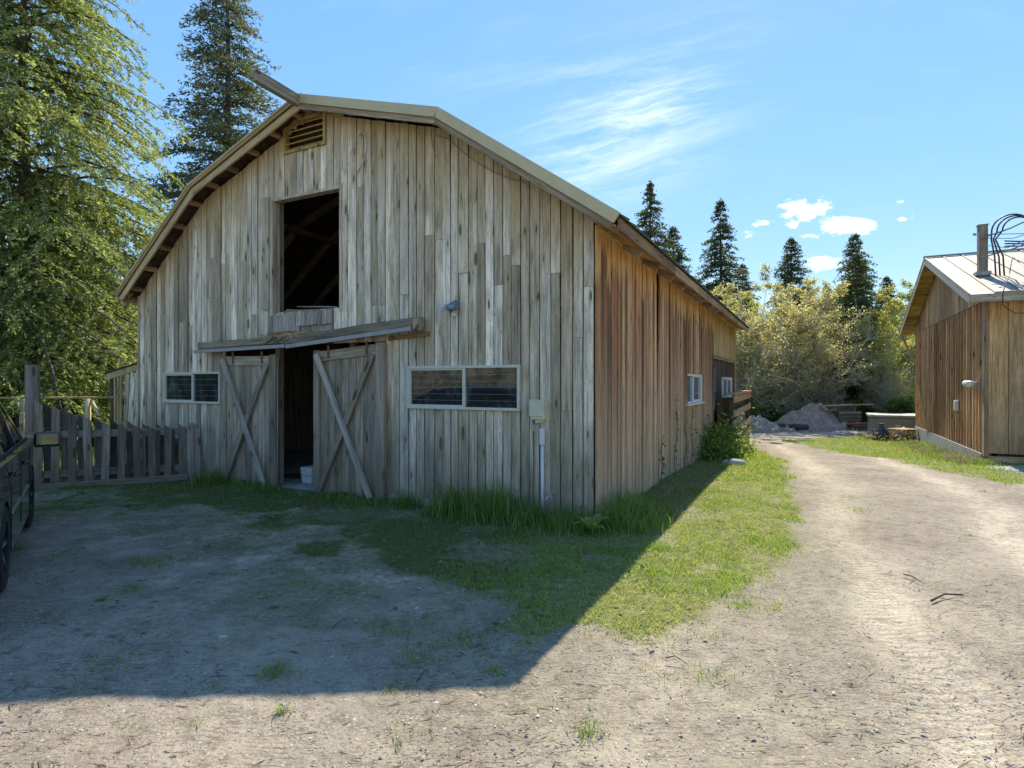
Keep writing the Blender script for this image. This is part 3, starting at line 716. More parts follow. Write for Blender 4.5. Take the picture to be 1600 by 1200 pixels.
# ---- roof
NF = .30; NB = -LEN - .35
roof = MB().box(4.30, 4.38, NB, NF - .02, 5.715, 5.735).build('roof', M_seam, barn)
for k, ((a, za), (b, zb)) in enumerate(zip(RP, RP[1:])):
    d = Vector((b - a, 0, zb - za)).normalized(); nrm = Vector((-d.z, 0, d.x))
    nsh = 15
    for i in range(nsh):
        y1 = NF - (NF - NB) * i / nsh; y0 = NF - (NF - NB) * (i + 1) / nsh
        m = MB()
        e0 = .03 if k < 3 else 0
        p = [Vector((a, 0, za)) - d * (.04 if k == 0 else 0), Vector((b, 0, zb)) + d * (.04 if k == 3 else 0)]
        lap = .0 + .003 * (i % 2)
        v = [(q + nrm * h_) for q in p for h_ in (.0 + lap, .012 + lap)]
        m.add([(v[0].x, y0, v[0].z), (v[2].x, y0, v[2].z), (v[3].x, y0, v[3].z), (v[1].x, y0, v[1].z), (v[0].x, y1, v[0].z), (v[2].x, y1, v[2].z), (v[3].x, y1, v[3].z), (v[1].x, y1, v[1].z)],
              [(0, 1, 2, 3), (7, 6, 5, 4), (0, 4, 5, 1), (1, 5, 6, 2), (2, 6, 7, 3), (3, 7, 4, 0)])
        for j in range(3):                                           # raised ribs
            yy = y0 + (y1 - y0) * (j + .3) / 3
            q0, q1 = p; m.bar(q0 + nrm * .022 + Vector((0, yy, 0)), q1 + nrm * .022 + Vector((0, yy, 0)), .03, .016, (0, 1, 0))
        m.build('metal_sheet', M_green_roof if k == 0 else M_galv_dull, roof)
    # sheathing under the metal
    p0 = Vector((a, 0, za)); p1 = Vector((b, 0, zb)); m = MB()
    m.bar(p0 - nrm * .022 + Vector((0, (NF + NB) / 2, 0)), p1 - nrm * .022 + Vector((0, (NF + NB) / 2, 0)), NF - NB - .06, .03, (0, 1, 0))
    m.build('sheathing', M_dark_wood, roof)
    # rake: wood fascia with a metal cap over it
    q0, q1 = (p0, p1)
    plank('rake_board', roof, q0 - nrm * .125 + Vector((0, NF - .03, 0)) + d * .03, q1 - nrm * .125 + Vector((0, NF - .03, 0)), .10, .03, M_fascia if k < 2 else M_trim, wd=nrm, jit=.002, seg=4)
    w1 = .125 if k < 2 else .075
    plank('rake_cap', roof, q0 - nrm * (w1 / 2 - .022) + Vector((0, NF + .002, 0)), q1 - nrm * (w1 / 2 - .022) + Vector((0, NF + .002, 0)), w1, .034, M_metal_tan, wd=nrm, jit=0, seg=1)
    if k >= 2: plank('rake_cap_lip', roof, q0 - nrm * .02 + Vector((0, NF + .025, 0)), q1 - nrm * .02 + Vector((0, NF + .025, 0)), .025, .02, M_trim, wd=nrm, jit=0, seg=1)
    # lookouts between the wall and the rake board
    L = (p1 - p0).length; cnt = int(L / .46)
    for i in range(cnt):
        s_ = (i + .5) / cnt; c_ = p0.lerp(p1, s_) - nrm * .075
        plank('lookout', roof, c_ + Vector((0, -.02, 0)), c_ + Vector((0, NF - .055, 0)), .06 if k > 1 else .05, .06, M_rafter if k > 1 else M_fascia, wd=nrm, seg=1)
# ridge beam jutting out over the yard
rb = plank('ridge_beam', roof, (4.34, -.4, 5.60), (4.34, 1.03, 5.645), .15, .09, M_header, wd=(0, 0, 1), jit=.003, seg=4)
# right eave: fascia and soffit boards along the side wall
for i in range(5):
    a = .27 - i * 2.85; b = a - 2.84
    plank('eave_fascia', roof, (-.37, a, 3.27), (-.37, b, 3.27), .13, .03, M_rafter, wd=(0, 0, 1), seg=3)
    plank('soffit_board', roof, (-.20, a - .02, 3.315), (-.20, b, 3.315), .28, .02, M_rafter, wd=(1, 0, .35), seg=2)
    plank('frieze_board', roof, (-.04, a - .28, 3.37), (-.04, b - .25, 3.37), .12, .02, M_side_gold, wd=(0, 0, 1), seg=2)
# left eave: outrigger pieces
plank('eave_fascia', roof, (8.83, .25, 3.10), (8.83, NB + .05, 3.10), .10, .03, M_rafter, wd=(0, 0, 1))
plank('outrigger', roof, (8.70, .14, 3.20), (8.86, .14, 2.98), .07, .05, M_rafter, wd=(0, 1, 0))
for k in range(3): plank('soffit_board', roof, (8.72, .24 - k * .12, 3.07 + .003 * k), (8.84, .24 - k * .12, 3.06), .1, .015, M_rafter, wd=(0, 1, 0), seg=1)

# ---- fittings on the front
jb = MB().box(.58, .755, .0, .10, 1.16, 1.39).build('junction_box', M_grey_box, barn, bevel=.008)
MB().box(.575, .76, .101, .112, 1.20, 1.395).build('box_cover', M_grey_box, jb, bevel=.003)
MB().box(.61, .70, .02, .08, 1.125, 1.159).build('box_hub', M_grey_box, jb); MB().box(.555, .579, .04, .08, 1.30, 1.36).build('latch', M_grey_box, jb)
MB().tube([(.66, .05, 1.12), (.655, .045, 1.06)], .01, 8).build('cable_stub', M_cable_g, jb)
pp = MB().tube([(.62, .05, -.08), (.62, .05, .86)], .019, 12).build('conduit', M_white, barn, smooth=True)
MB().box(.592, .648, .02, .085, .86, 1.06).build('conduit_fitting', M_white, pp, bevel=.012)
MB().tube([(.645, .03, .64), (.585, .03, .64)], .012, 8).build('strap', M_galv, pp)
MB().tube([(.755, .02, .05), (.745, .02, .5), (.75, .02, 1.02)], .008, 6).build('thin_wire', plain('teal_wire', (.10, .17, .16), .6), barn)
fl = MB().lathe([(0, 0), (.05, 0), (.05, .02), (.03, .03), (0, .03)], (1.86, .01, 2.56), 14, 'y').build('floodlight', M_galv, barn, smooth=False)
MB().tube([(1.86, .04, 2.56), (1.84, .10, 2.57), (1.80, .15, 2.565)], .014, 8).build('arm', M_blue_metal, fl)
MB().tube([(1.78, .10, 2.61), (1.80, .16, 2.56), (1.82, .20, 2.50)], [.028, .05, .048], 14).build('lamp_head', M_blue_metal, fl, smooth=True)
MB().tube([(1.87, .04, 2.56), (1.92, .11, 2.56), (1.95, .15, 2.56)], .011, 8).build('arm', M_blue_metal, fl)
MB().tube([(1.955, .13, 2.56), (1.985, .19, 2.545)], [.055, .058], 16).build('lamp_disc', M_white, fl, smooth=False)
MB().tube([(1.83, .16, 2.515), (1.81, .17, 2.475)], .02, 10).build('bulb_socket', M_bronze, fl)
MB().tube([(2.14, .03, 4.80), (1.95, .035, 4.72), (1.78, .03, 4.55), (1.55, .03, 4.36), (1.31, .03, 4.20), (1.05, .03, 4.06), (.86, .03, 3.99), (.80, .03, 3.90), (.80, .03, 3.3)], .0045, 5).build('slack_wire', M_cable_g, barn)
MB().tube([(2.22, .03, 4.9), (2.2, .035, 4.7), (2.14, .03, 4.52)], .005, 5).build('slack_wire', M_cable_g, barn)

# hanging rope loop by the vent
rp = empty('rope', bw(3.42, .04, 5.05), FRAME_ROT, 'frayed pale rope looped from a nail, hanging between the vent and the loft opening', 'rope')
MB().tube([(0, 0, 0), (-.06, .02, .03), (-.12, .03, -.02), (-.16, .03, -.12), (-.15, .03, -.26), (-.08, .03, -.42), (-.0, .03, -.52)], .013, 6).build('rope_loop', M_rope, rp, smooth=True)
MB().tube([(-.02, 0, .01), (.05, .02, -.06), (.10, .02, -.16), (.15, .02, -.26)], .006, 6).build('rope_tail', M_rope, rp, smooth=True)
MB().tube([(-.0, .03, -.52), (.02, .03, -.56)], .014, 6).build('knot', M_rope, rp)
# standpipe
tapo = empty('water_tap', bw(.46, .16, 0), FRAME_ROT, 'small metal garden tap on a standpipe in the grass by the barn wall', 'tap')
MB().tube([(0, 0, -.1), (0, 0, .27), (.01, .02, .30)], .016, 10).build('pipe', M_galv, tapo, smooth=True)
MB().tube([(0, -.02, .29), (.03, .05, .285), (.045, .075, .245)], [.022, .018, .016], 10).build('spout', M_galv, tapo, smooth=True)
MB().tube([(0, 0, .30), (0, 0, .335)], .008, 8).tube([(-.04, 0, .34), (.04, 0, .34)], .009, 8).tube([(0, -.04, .34), (0, .04, .34)], .009, 8).build('handle', M_galv, tapo)
# things inside the doorway
bk = empty('white_pail', bw(4.86, -.45, 0), FRAME_ROT, 'dented white square pail standing just inside the barn doorway', 'pail')
MB().add([(-.11, -.1, 0), (.11, -.1, 0), (.11, .1, 0), (-.11, .1, 0), (-.13, -.12, .26), (.13, -.12, .26), (.13, .12, .26), (-.13, .12, .26)], [(3, 2, 1, 0), (0, 1, 5, 4), (1, 2, 6, 5), (2, 3, 7, 6), (3, 0, 4, 7), (4, 5, 6, 7)]).build('body', M_white, bk, bevel=.02)
MB().tube([(-.14, 0, .25), (-.10, .13, .14), (.10, .13, .14), (.14, 0, .25)], .004, 6).build('bail', M_galv, bk)
for i, (u, n, s_) in enumerate([(4.50, -.5, .10), (4.40, -.8, .13), (4.55, -1.1, .09)]):
    mm = MB(); rr = random.Random(i)
    mm.lathe([(0, .0), (s_, .01), (s_ * 1.2, s_ * .4), (s_ * .7, s_ * .9), (0, s_)], (0, 0, 0), 7)
    o = mm.build('rubble', M_stone); o.location = bw(u, n, 0); o.rotation_euler = (0, 0, i)
    props(o, ['flat pale chunk of rubble on the barn floor just behind the door gap', 'largest pale rubble lump in the dark doorway', 'small rubble piece farthest back in the dark doorway'][i], 'rubble', 'rubble on the barn floor')

# ---------------------------------------------------------------- lean-to on the left of the barn
lt = empty('lean_to', bw(8.75, -.25, 0), FRAME_ROT, 'low wooden lean-to with sagging loose boards against the left side of the barn', 'lean-to')
MB().bar((0, 0, 1.95), (1.42, 0, 1.70), .12, .05, (0, 0, 1)).build('rafter', M_trim, lt)
MB().bar((-.02, -1.2, 2.03), (1.46, -1.2, 1.77), 2.5, .02, (0, 1, 0)).build('roof', M_dark_wood, lt)
plank('post', lt, (1.30, -.05, -.05), (1.30, -.05, 1.68), .10, .10, M_dark_wood)
for i, (u, tilt, zb, wdd) in enumerate([(1.10, .0, .25, .05), (.98, .02, .25, .05), (.86, .05, .1, .07), (.66, .07, .05, .13), (.46, .14, .1, .15), (.28, .17, -.02, .16), (.08, .02, .0, .06)]):
    plank('loose_board', lt, (u + tilt, .04 + .006 * i, zb), (u - tilt * .2, .04 + .006 * i, 1.86 - .17 * u), wdd, .02, M_front if i > 2 else M_trim, wd=(-1, 0, 0))
MB().box(.0, 1.4, -2.4, -2.36, 0, 1.6).build('back_panel', M_dark_wood, lt)
MB().bar((1.2, .1, .55), (.1, .12, .48), .10, .04, (0, 0, 1)).build('inner_rail', M_fence, lt)

# ---------------------------------------------------------------- fences on the left
FA, FB = Vector((-7.28, 8.62, 0)), Vector((-5.18, 9.55, 0))
fd = (FB - FA).normalized(); frz = math.atan2(fd.y, fd.x); FL = (FB - FA).length
pf = empty('picket_fence', FA, frz, 'short dark picket fence whose pickets step down towards the barn wall', 'fence')
plank('rail', pf, (.0, .05, .80), (FL, .05, .80), .11, .035, M_fence, wd=(0, 0, 1))
plank('rail', pf, (.0, .05, .20), (FL, .05, .20), .10, .035, M_fence, wd=(0, 0, 1))
plank('bottom_board', pf, (.0, -.04, .02), (FL - .15, -.04, .05), .10, .03, M_fence, wd=(0, 0, 1))
for i in range(11):
    s_ = .16 + i * .212; h = [1.30, 1.22, 1.12, 1.04, .96, .93, .90, .88, .87, .88, .9][i] + random.uniform(-.01, .01)
    plank('picket', pf, (s_, .008, .03), (s_ + random.uniform(-.02, .02), .008, h), .105, .022, M_fence, wd=(1, 0, 0), top=(.03, -.05), jit=.004)
for i in range(9):
    s_ = .055 + i * .212; h = [1.28, 1.25, 1.18, 1.08, 1.02, .98, .96, .90, .88][i]
    plank('back_picket', pf, (s_, .09, .05), (s_, .09, h), .10, .022, M_fence_dark, wd=(1, 0, 0), top=(.03, -.06), jit=.003)
MB().box(FL - .17, FL - .07, -.02, .07, -.05, .92).build('end_post', M_fence, pf)
for i in range(4):                                                   # extra thin slats filling the end by the barn
    plank('filler_slat', pf, (1.32 + i * .2, .025, .06), (1.32 + i * .2, .03, .82), .06, .016, M_fence_dark, wd=(1, 0, 0))
po = empty('gate_post', (-7.28, 8.78, 0), 0, 'tall round weathered post at the left end of the picket fence', 'post')
MB().tube([(0, 0, -.2), (.01, 0, .9), (-.01, 0, 1.86)], [.105, .10, .088], 14).build('post_body', M_fence, po, smooth=True)
# dark boards leaning behind the fence
bl_ = empty('old_trough', (-6.75, 9.5, 0), frz, 'dark wooden feed trough on legs behind the picket fence', 'trough')
MB().box(0, 1.6, 0, .5, .5, .62).build('basin', M_fence_dark, bl_)
for x in (.05, 1.5): MB().bar((x, .05, 0), (x + .15, .25, .52), .08, .06).bar((x, .45, 0), (x + .15, .25, .52), .08, .06).build('trestle', M_fence_dark, bl_)
plank('brace', bl_, (.1, -.03, .12), (1.5, -.03, .48), .09, .03, M_fence_dark, wd=(0, 0, 1))
# pasture rail fence in the sun
pr = empty('pasture_fence', (-9.6, 11.2, 0), 0, 'sunlit rail fence of thin poles and round posts behind the picket fence', 'fence')
MB().tube([(-6, .6, 1.32), (-1.5, .05, 1.28), (1.6, .05, 1.30), (2.2, .05, 1.31)], .022, 8).build('top_pole', M_trim, pr, smooth=True)
for i, (x, h) in enumerate([(-5.2, 1.3), (-2.6, 1.3), (.12, 1.28), (1.38, 1.28)]):
    MB().tube([(x, 0, -.1), (x, 0, h)], .055, 10).build('post', M_trim, pr, smooth=True)
MB().bar((.16, .02, .75), (-.02, .02, 1.26), .03, .03).bar((1.6, .02, .95), (1.42, .02, 1.27), .04, .04).build('strut', M_trim, pr)
MB().tube([(-6, .3, .75), (-2.6, 0, .72), (.12, 0, .7), (1.38, 0, .72)], .006, 5).tube([(-6, .3, .4), (-2.6, 0, .38), (.12, 0, .36), (1.38, 0, .38)], .006, 5).build('fence_wire', M_galv, pr)

# ---------------------------------------------------------------- shed on the right
shed = empty('shed', SHED, FRAME_ROT, 'brown board and batten shed with low metal gable roof at the right edge', 'shed')
SL, SWD = 9.5, 9.0            # gable wall length (back), width to the right
RZ, EZ, RT = 5.16, 3.40, 4.75
def sroof(t):   # roof height at distance t back from the near wall
    return RZ - (RZ - EZ) * abs(t - RT) / (RT + .55)
gw = MB().box(-.13, -.06, -SL, 0, .1, 3.25).build('gable_wall', M_dark_wood, shed)
k = 33
for i in range(k):
    tc_ = (i + .5) * SL / k; w_ = SL / k
    plank('board', gw, (-.02, -tc_, .06), (-.02, -tc_, 3.34), w_ - .005, .02, M_shed, wd=(0, -1, 0), jit=.003)
    plank('batten', gw, (.012, -i * w_ - .02, .02 + random.uniform(-.03, .03)), (.012, -i * w_ - .02, 3.33), random.uniform(.055, .085), .042, M_batten, wd=(0, -1, 0), jit=.002)
for i in range(36):
    w_ = SL / 36; tc_ = (i + .5) * w_; zt = sroof(tc_) - .12
    plank('gable_board', gw, (.012, -tc_, 3.345), (.012, -tc_, max(zt, 3.36)), w_ - .005, .022, M_shed_up, wd=(0, -1, 0), top=(sroof(tc_ - w_ / 2) - .12 - zt, sroof(tc_ + w_ / 2) - .12 - zt), jit=.002)
plank('corner_board', gw, (.02, -.16, .02), (.02, -.16, 3.3), .15, .05, M_brace, wd=(0, -1, 0))
MB().box(-.14, .05, -SL, -.35, -.6, .05).build('foundation', M_conc, shed)
MB().box(-.125, -.065, -SL + .05, -.05, 3.25, 3.6).build('gable_backing', M_dark_wood, shed)
bv = [(-.10, -t, z) for t, z in [(0.1, 3.2), (SL - .1, 3.2), (SL - .1, 3.45), (RT, 5.0), (.1, 3.4)]]
mesh_obj('gable_sheathing', bv + [(a + .03, b, c) for a, b, c in bv], [(0, 1, 2, 3, 4), (9, 8, 7, 6, 5)], M_dark_wood, shed)
fwl = MB().box(-SWD, -.15, -.12, -.04, .02, 3.3).build('front_wall', M_dark_wood, shed)
u = .0
while u > -SWD:
    plank('panel', fwl, (u - .165 - .0, -.005, .10), (u - .165, -.005, 3.32), .325, .02, M_ply, wd=(-1, 0, 0), jit=.001); u -= .335
for zz in (-.03, -.17): 
    for j in range(3): plank('base_board', fwl, (.0 - j * 3, .02 + (.02 if zz < -.1 else 0), zz), (-2.98 - j * 3, .02 + (.02 if zz < -.1 else 0), zz), .15, .05, M_batten, wd=(0, 0, 1))
MB().box(-SWD, -SWD + .1, -SL, -.05, -.4, 3.3).box(-SWD, -.1, -SL, -SL + .1, -.4, 3.3).build('rear_walls', M_dark_wood, shed)
mesh_obj('far_gable', [(-SWD + .02, -.1, 3.2), (-SWD + .02, -SL + .1, 3.2), (-SWD + .02, -SL + .1, 3.45), (-SWD + .02, -RT, 5.0), (-SWD + .02, -.1, 3.4)], [(0, 1, 2, 3, 4)], M_dark_wood, shed)
OV = .43; rs = MB().bar((-SWD - .3, -RT, RZ + .035), (OV + .01, -RT, RZ + .035), .14, .03, (0, 1, 0)).build('roof', M_galv, shed)
def rpt(u, t, h=0.): return Vector((u, -t, sroof(t) + h))
TN, TF = -.55, 2 * RT + .55
i = 0; u = OV
while u > -SWD - .3:
    u2 = max(u - .42, -SWD - .3)
    for ta, tb, nm in ((TN, RT, 'roof_panel'), (RT, TF, 'roof_panel')):
        v = [rpt(u, ta), rpt(u2, ta), rpt(u2, tb), rpt(u, tb), rpt(u, ta, -.015), rpt(u2, ta, -.015), rpt(u2, tb, -.015), rpt(u, tb, -.015)]
        fcs = [(0, 1, 2, 3), (7, 6, 5, 4), (0, 4, 5, 1), (1, 5, 6, 2), (2, 6, 7, 3), (3, 7, 4, 0)]
        p_ = mesh_obj(nm, v, fcs, M_galv_dull, rs)
    MB().bar(rpt(u - .012, TN, .014), rpt(u - .012, RT, .014), .022, .03, (1, 0, 0)).bar(rpt(u - .012, RT, .014), rpt(u - .012, TF, .014), .022, .03, (1, 0, 0)).build('standing_seam', M_seam, rs)
    u = u2; i += 1
for ta, tb in ((TN, RT), (RT, TF)):
    plank('barge_board', rs, rpt(OV - .02, ta, -.10), rpt(OV - .02, tb, -.10), .16, .03, M_galv if ta < 0 else M_fascia, wd=(0, 0, 1), jit=0, seg=1)
for j, t0 in enumerate(np.arange(TN + .05, TF - .05, .2)):            # soffit boards under the gable overhang
    t1 = t0 + .19
    if t0 < RT < t1: continue
    a, b = rpt(OV - .05, (t0 + t1) / 2, -.055), rpt(.03, (t0 + t1) / 2, -.055)
    sl = Vector((0, -1, (sroof(t1) - sroof(t0)) / .19)).normalized()
    plank('soffit_board', rs, a, b, .19, .02, M_soffit, wd=sl, seg=1)
for j in range(3): plank('eave_fascia', rs, (OV - .02 - j * 3.2, .55, EZ - .085), (OV - 3.2 - j * 3.2, .55, EZ - .085), .15, .03, M_fascia, wd=(0, 0, 1))
MB().bar((-SWD, .27, 3.36), (.0, .27, 3.36), .50, .015, (0, 1, .3)).build('eave_soffit', M_fascia, rs)
plank('brace', shed, (.05, -SL + .1, 2.3), (.36, -SL - .35, 3.28), .12, .06, M_rafter, wd=(0, 1, 0))
# service mast
ms = MB().box(-.29, -.12, -1.52, -1.34, sroof(1.4) - .1, 5.22).build('service_mast', M_fascia, shed)
MB().box(-.31, -.10, -1.54, -1.32, 5.22, 5.235).build('cap', M_galv, ms); MB().box(-.34, -.06, -1.58, -1.28, sroof(1.4) + .01, sroof(1.4) + .10).build('flashing', M_conc, ms)
MB().tube([(-.08, -1.38, 5.02), (-.02, -1.38, 5.03)], .03, 8).build('insulator', M_galv, ms)
def arc(cx, cz, r, a0, a1, y, n=16, dx=1.): return [(cx + math.cos(R(a0 + (a1 - a0) * i / n)) * r * dx, y, cz + math.sin(R(a0 + (a1 - a0) * i / n)) * r) for i in range(n + 1)]
for q in range(3):                                                   # thick looped service cables
    o_ = q * .075
    pts = [(-.42 - o_, -1.30, sroof(1.3) + .0), (-.40 - o_, -1.30, 4.45), (-.34 - o_ * .5, -1.30, 4.85)] + arc(-.34 - .36 - o_ * .6, 5.02, .36 - o_ * .6, 0, 165, -1.28 + q * .03)[0:] + [(-1.06, -1.2, 4.80), (-.85, -1.15, 4.62 + q * .05), (-.55, -1.2, 4.66 + q * .06)]
    MB().tube(pts, .017, 8).build('service_cable', M_cable, ms, smooth=True)
MB().tube([(-.30, -1.3, 4.72), (-.6, -1.2, 4.62), (-.9, -1.1, 4.75), (-1.0, -1.1, 5.0)], .009, 6).tube([(-.25, -1.3, 4.98), (-.6, -1.2, 4.93), (-1.2, -1.1, 4.85)], .008, 6).tube([(-.25, -1.3, 4.9), (-.7, -1.2, 4.82), (-1.2, -1.1, 4.95)], .008, 6).build('thin_cable', M_cable, ms, smooth=True)
MB().tube([(-.62, -.9, 4.35), (-.35, .0, 3.85), (-.12, .56, 3.43), (-.10, .6, 3.15), (-.30, .6, 2.97), (-.62, .6, 2.98), (-.80, .6, 3.15), (-.86, .58, 3.43), (-.75, 0, 3.8), (-.62, -.9, 4.35)], .009, 6).build('drooping_wire', M_cable, shed, smooth=True)
# wall boxes and flood light
ob = MB().box(.035, .10, -2.72, -2.52, .88, 1.14).build('outlet_box', M_white, shed, bevel=.006)
MB().box(.10, .112, -2.70, -2.54, .90, 1.12).build('cover', M_white, ob)
fl2 = MB().box(.03, .09, -.52, -.40, 1.50, 1.62).build('wall_light', M_galv, shed)
MB().tube([(.09, -.46, 1.56), (.16, -.44, 1.57), (.28, -.30, 1.55)], [.03, .05, .07], 12).build('lamp_head', M_white, fl2, smooth=True)
MB().tube([(.09, -.46, 1.56), (.18, -.62, 1.58), (.24, -.78, 1.57)], [.03, .05, .065], 12).build('lamp_head', M_white, fl2, smooth=True)
MB().tube([(.1, -.44, 1.50), (.13, -.42, 1.40)], .012, 8).build('sensor', M_galv, fl2)
dp = empty('steel_pipe', sw(-.60, .22, -.25), FRAME_ROT, 'bent dark steel pipe rising beside the shed wall at the right edge', 'pipe')
MB().tube([(0, 0, -.1), (.0, 0, .60), (-.03, 0, .70), (-.10, 0, .73), (-.5, 0, .74)], .045, 14).build('pipe_run', M_pipe, dp, smooth=True)
MB().tube([(0, 0, .50), (0, 0, .56)], .055, 14).build('collar', M_galv, dp)
cb = empty('utility_cable', sw(-.2, -1.4, 5.0), 0, 'grey twisted overhead cable pair running from the shed mast out to the right', 'cable')
def cabl(p0, p1, sag, r, mat, tw=0):
    p0 = Vector(p0); p1 = Vector(p1); pts = []
    for i in range(60):
        s_ = i / 59; p = p0.lerp(p1, s_); p.z -= sag * 4 * s_ * (1 - s_)
        a = i * 1.7; pts.append(p + Vector((0, math.cos(a), math.sin(a))) * tw)
    return MB().tube(pts, r, 6)
cabl((-.1, -.1, -.12), (9, -5., 4.4), .15, .018, M_cable_g, .012).build('cable_run', M_cable_g, cb, smooth=True)
cabl((-.3, -.3, -.62), (9, -6., 3.2), .15, .016, M_cable_g, .012).build('cable_run', M_cable_g, cb, smooth=True)

# ---------------------------------------------------------------- leaves, needles, trees
RNG = np.random.default_rng(5)
def rhombi(c, ax, side, L, Wd, v, extra=None):
    """c centres, ax unit axis, side unit side vectors -> rhombus quads"""
    L = np.asarray(L)[:, None] if np.ndim(L) else L; Wd = np.asarray(Wd)[:, None] if np.ndim(Wd) else Wd
    V = np.stack([c - ax * L / 2, c + side * Wd / 2, c + ax * L / 2, c - side * Wd / 2], 1).reshape(-1, 3)
    Fq = np.arange(len(c) * 4).reshape(-1, 4); return V, Fq, np.repeat(v, 4)
def unit(a): return a / np.maximum(np.linalg.norm(a, axis=-1, keepdims=True), 1e-9)
def prisms(P0, P1, r0, r1, seg=3):
    d = unit(P1 - P0); h = np.where(np.abs(d[:, 2:3]) < .9, np.array([[0, 0, 1.]]), np.array([[1., 0, 0]])); x = unit(np.cross(d, h)); y = np.cross(d, x)
    n = len(P0); ang = np.arange(seg) * 2 * np.pi / seg
    ring = x[:, None] * np.cos(ang)[None, :, None] + y[:, None] * np.sin(ang)[None, :, None]
    V = np.concatenate([P0[:, None] + ring * r0[:, None, None], P1[:, None] + ring * r1[:, None, None]], 1).reshape(-1, 3)
    b = np.arange(n)[:, None] * 2 * seg; k = np.arange(seg)[None]; k2 = (k + 1) % seg
    Fq = np.stack([b + k, b + k2, b + seg + k2, b + seg + k], 2).reshape(-1, 4); return V, Fq
M_bark = plain('dark_conifer_bark', (.085, .065, .05), .9, 0, .4, 6., .5)
M_bark_pale = plain('pale_alder_bark', (.27, .25, .205), .85, 0, .35, 5., .3)
M_twig = plain('pale_grey_twigs', (.50, .46, .37), .85, 0, .3, 5., .3)
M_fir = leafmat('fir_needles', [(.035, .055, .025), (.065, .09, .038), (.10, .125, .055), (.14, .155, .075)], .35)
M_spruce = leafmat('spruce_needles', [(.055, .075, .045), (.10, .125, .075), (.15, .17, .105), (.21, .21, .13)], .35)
M_cedar = leafmat('cedar_sprays', [(.07, .10, .03), (.16, .20, .06), (.29, .33, .12), (.50, .52, .28)], .5)
M_leaf_y = leafmat('spring_leaves_yellow', [(.20, .21, .07), (.34, .34, .115), (.47, .46, .165), (.60, .57, .28)], .55)
M_leaf_o = leafmat('spring_leaves_olive', [(.22, .21, .11), (.36, .34, .19), (.50, .465, .29), (.66, .61, .45)], .6)
M_leaf_g = leafmat('bush_leaves_green', [(.07, .105, .022), (.13, .19, .04), (.20, .27, .06), (.30, .36, .11)], .5)
M_grass = leafmat('lawn_blades', [(.11, .19, .035), (.20, .31, .055), (.30, .38, .09), (.46, .44, .20)], .5)
M_tall = leafmat('tall_grass_blades', [(.08, .14, .03), (.14, .23, .045), (.22, .32, .07), (.42, .40, .20)], .45)
M_dry = leafmat('dry_stalks', [(.20, .16, .10), (.28, .23, .15), (.36, .31, .22), (.16, .11, .07)], .2)

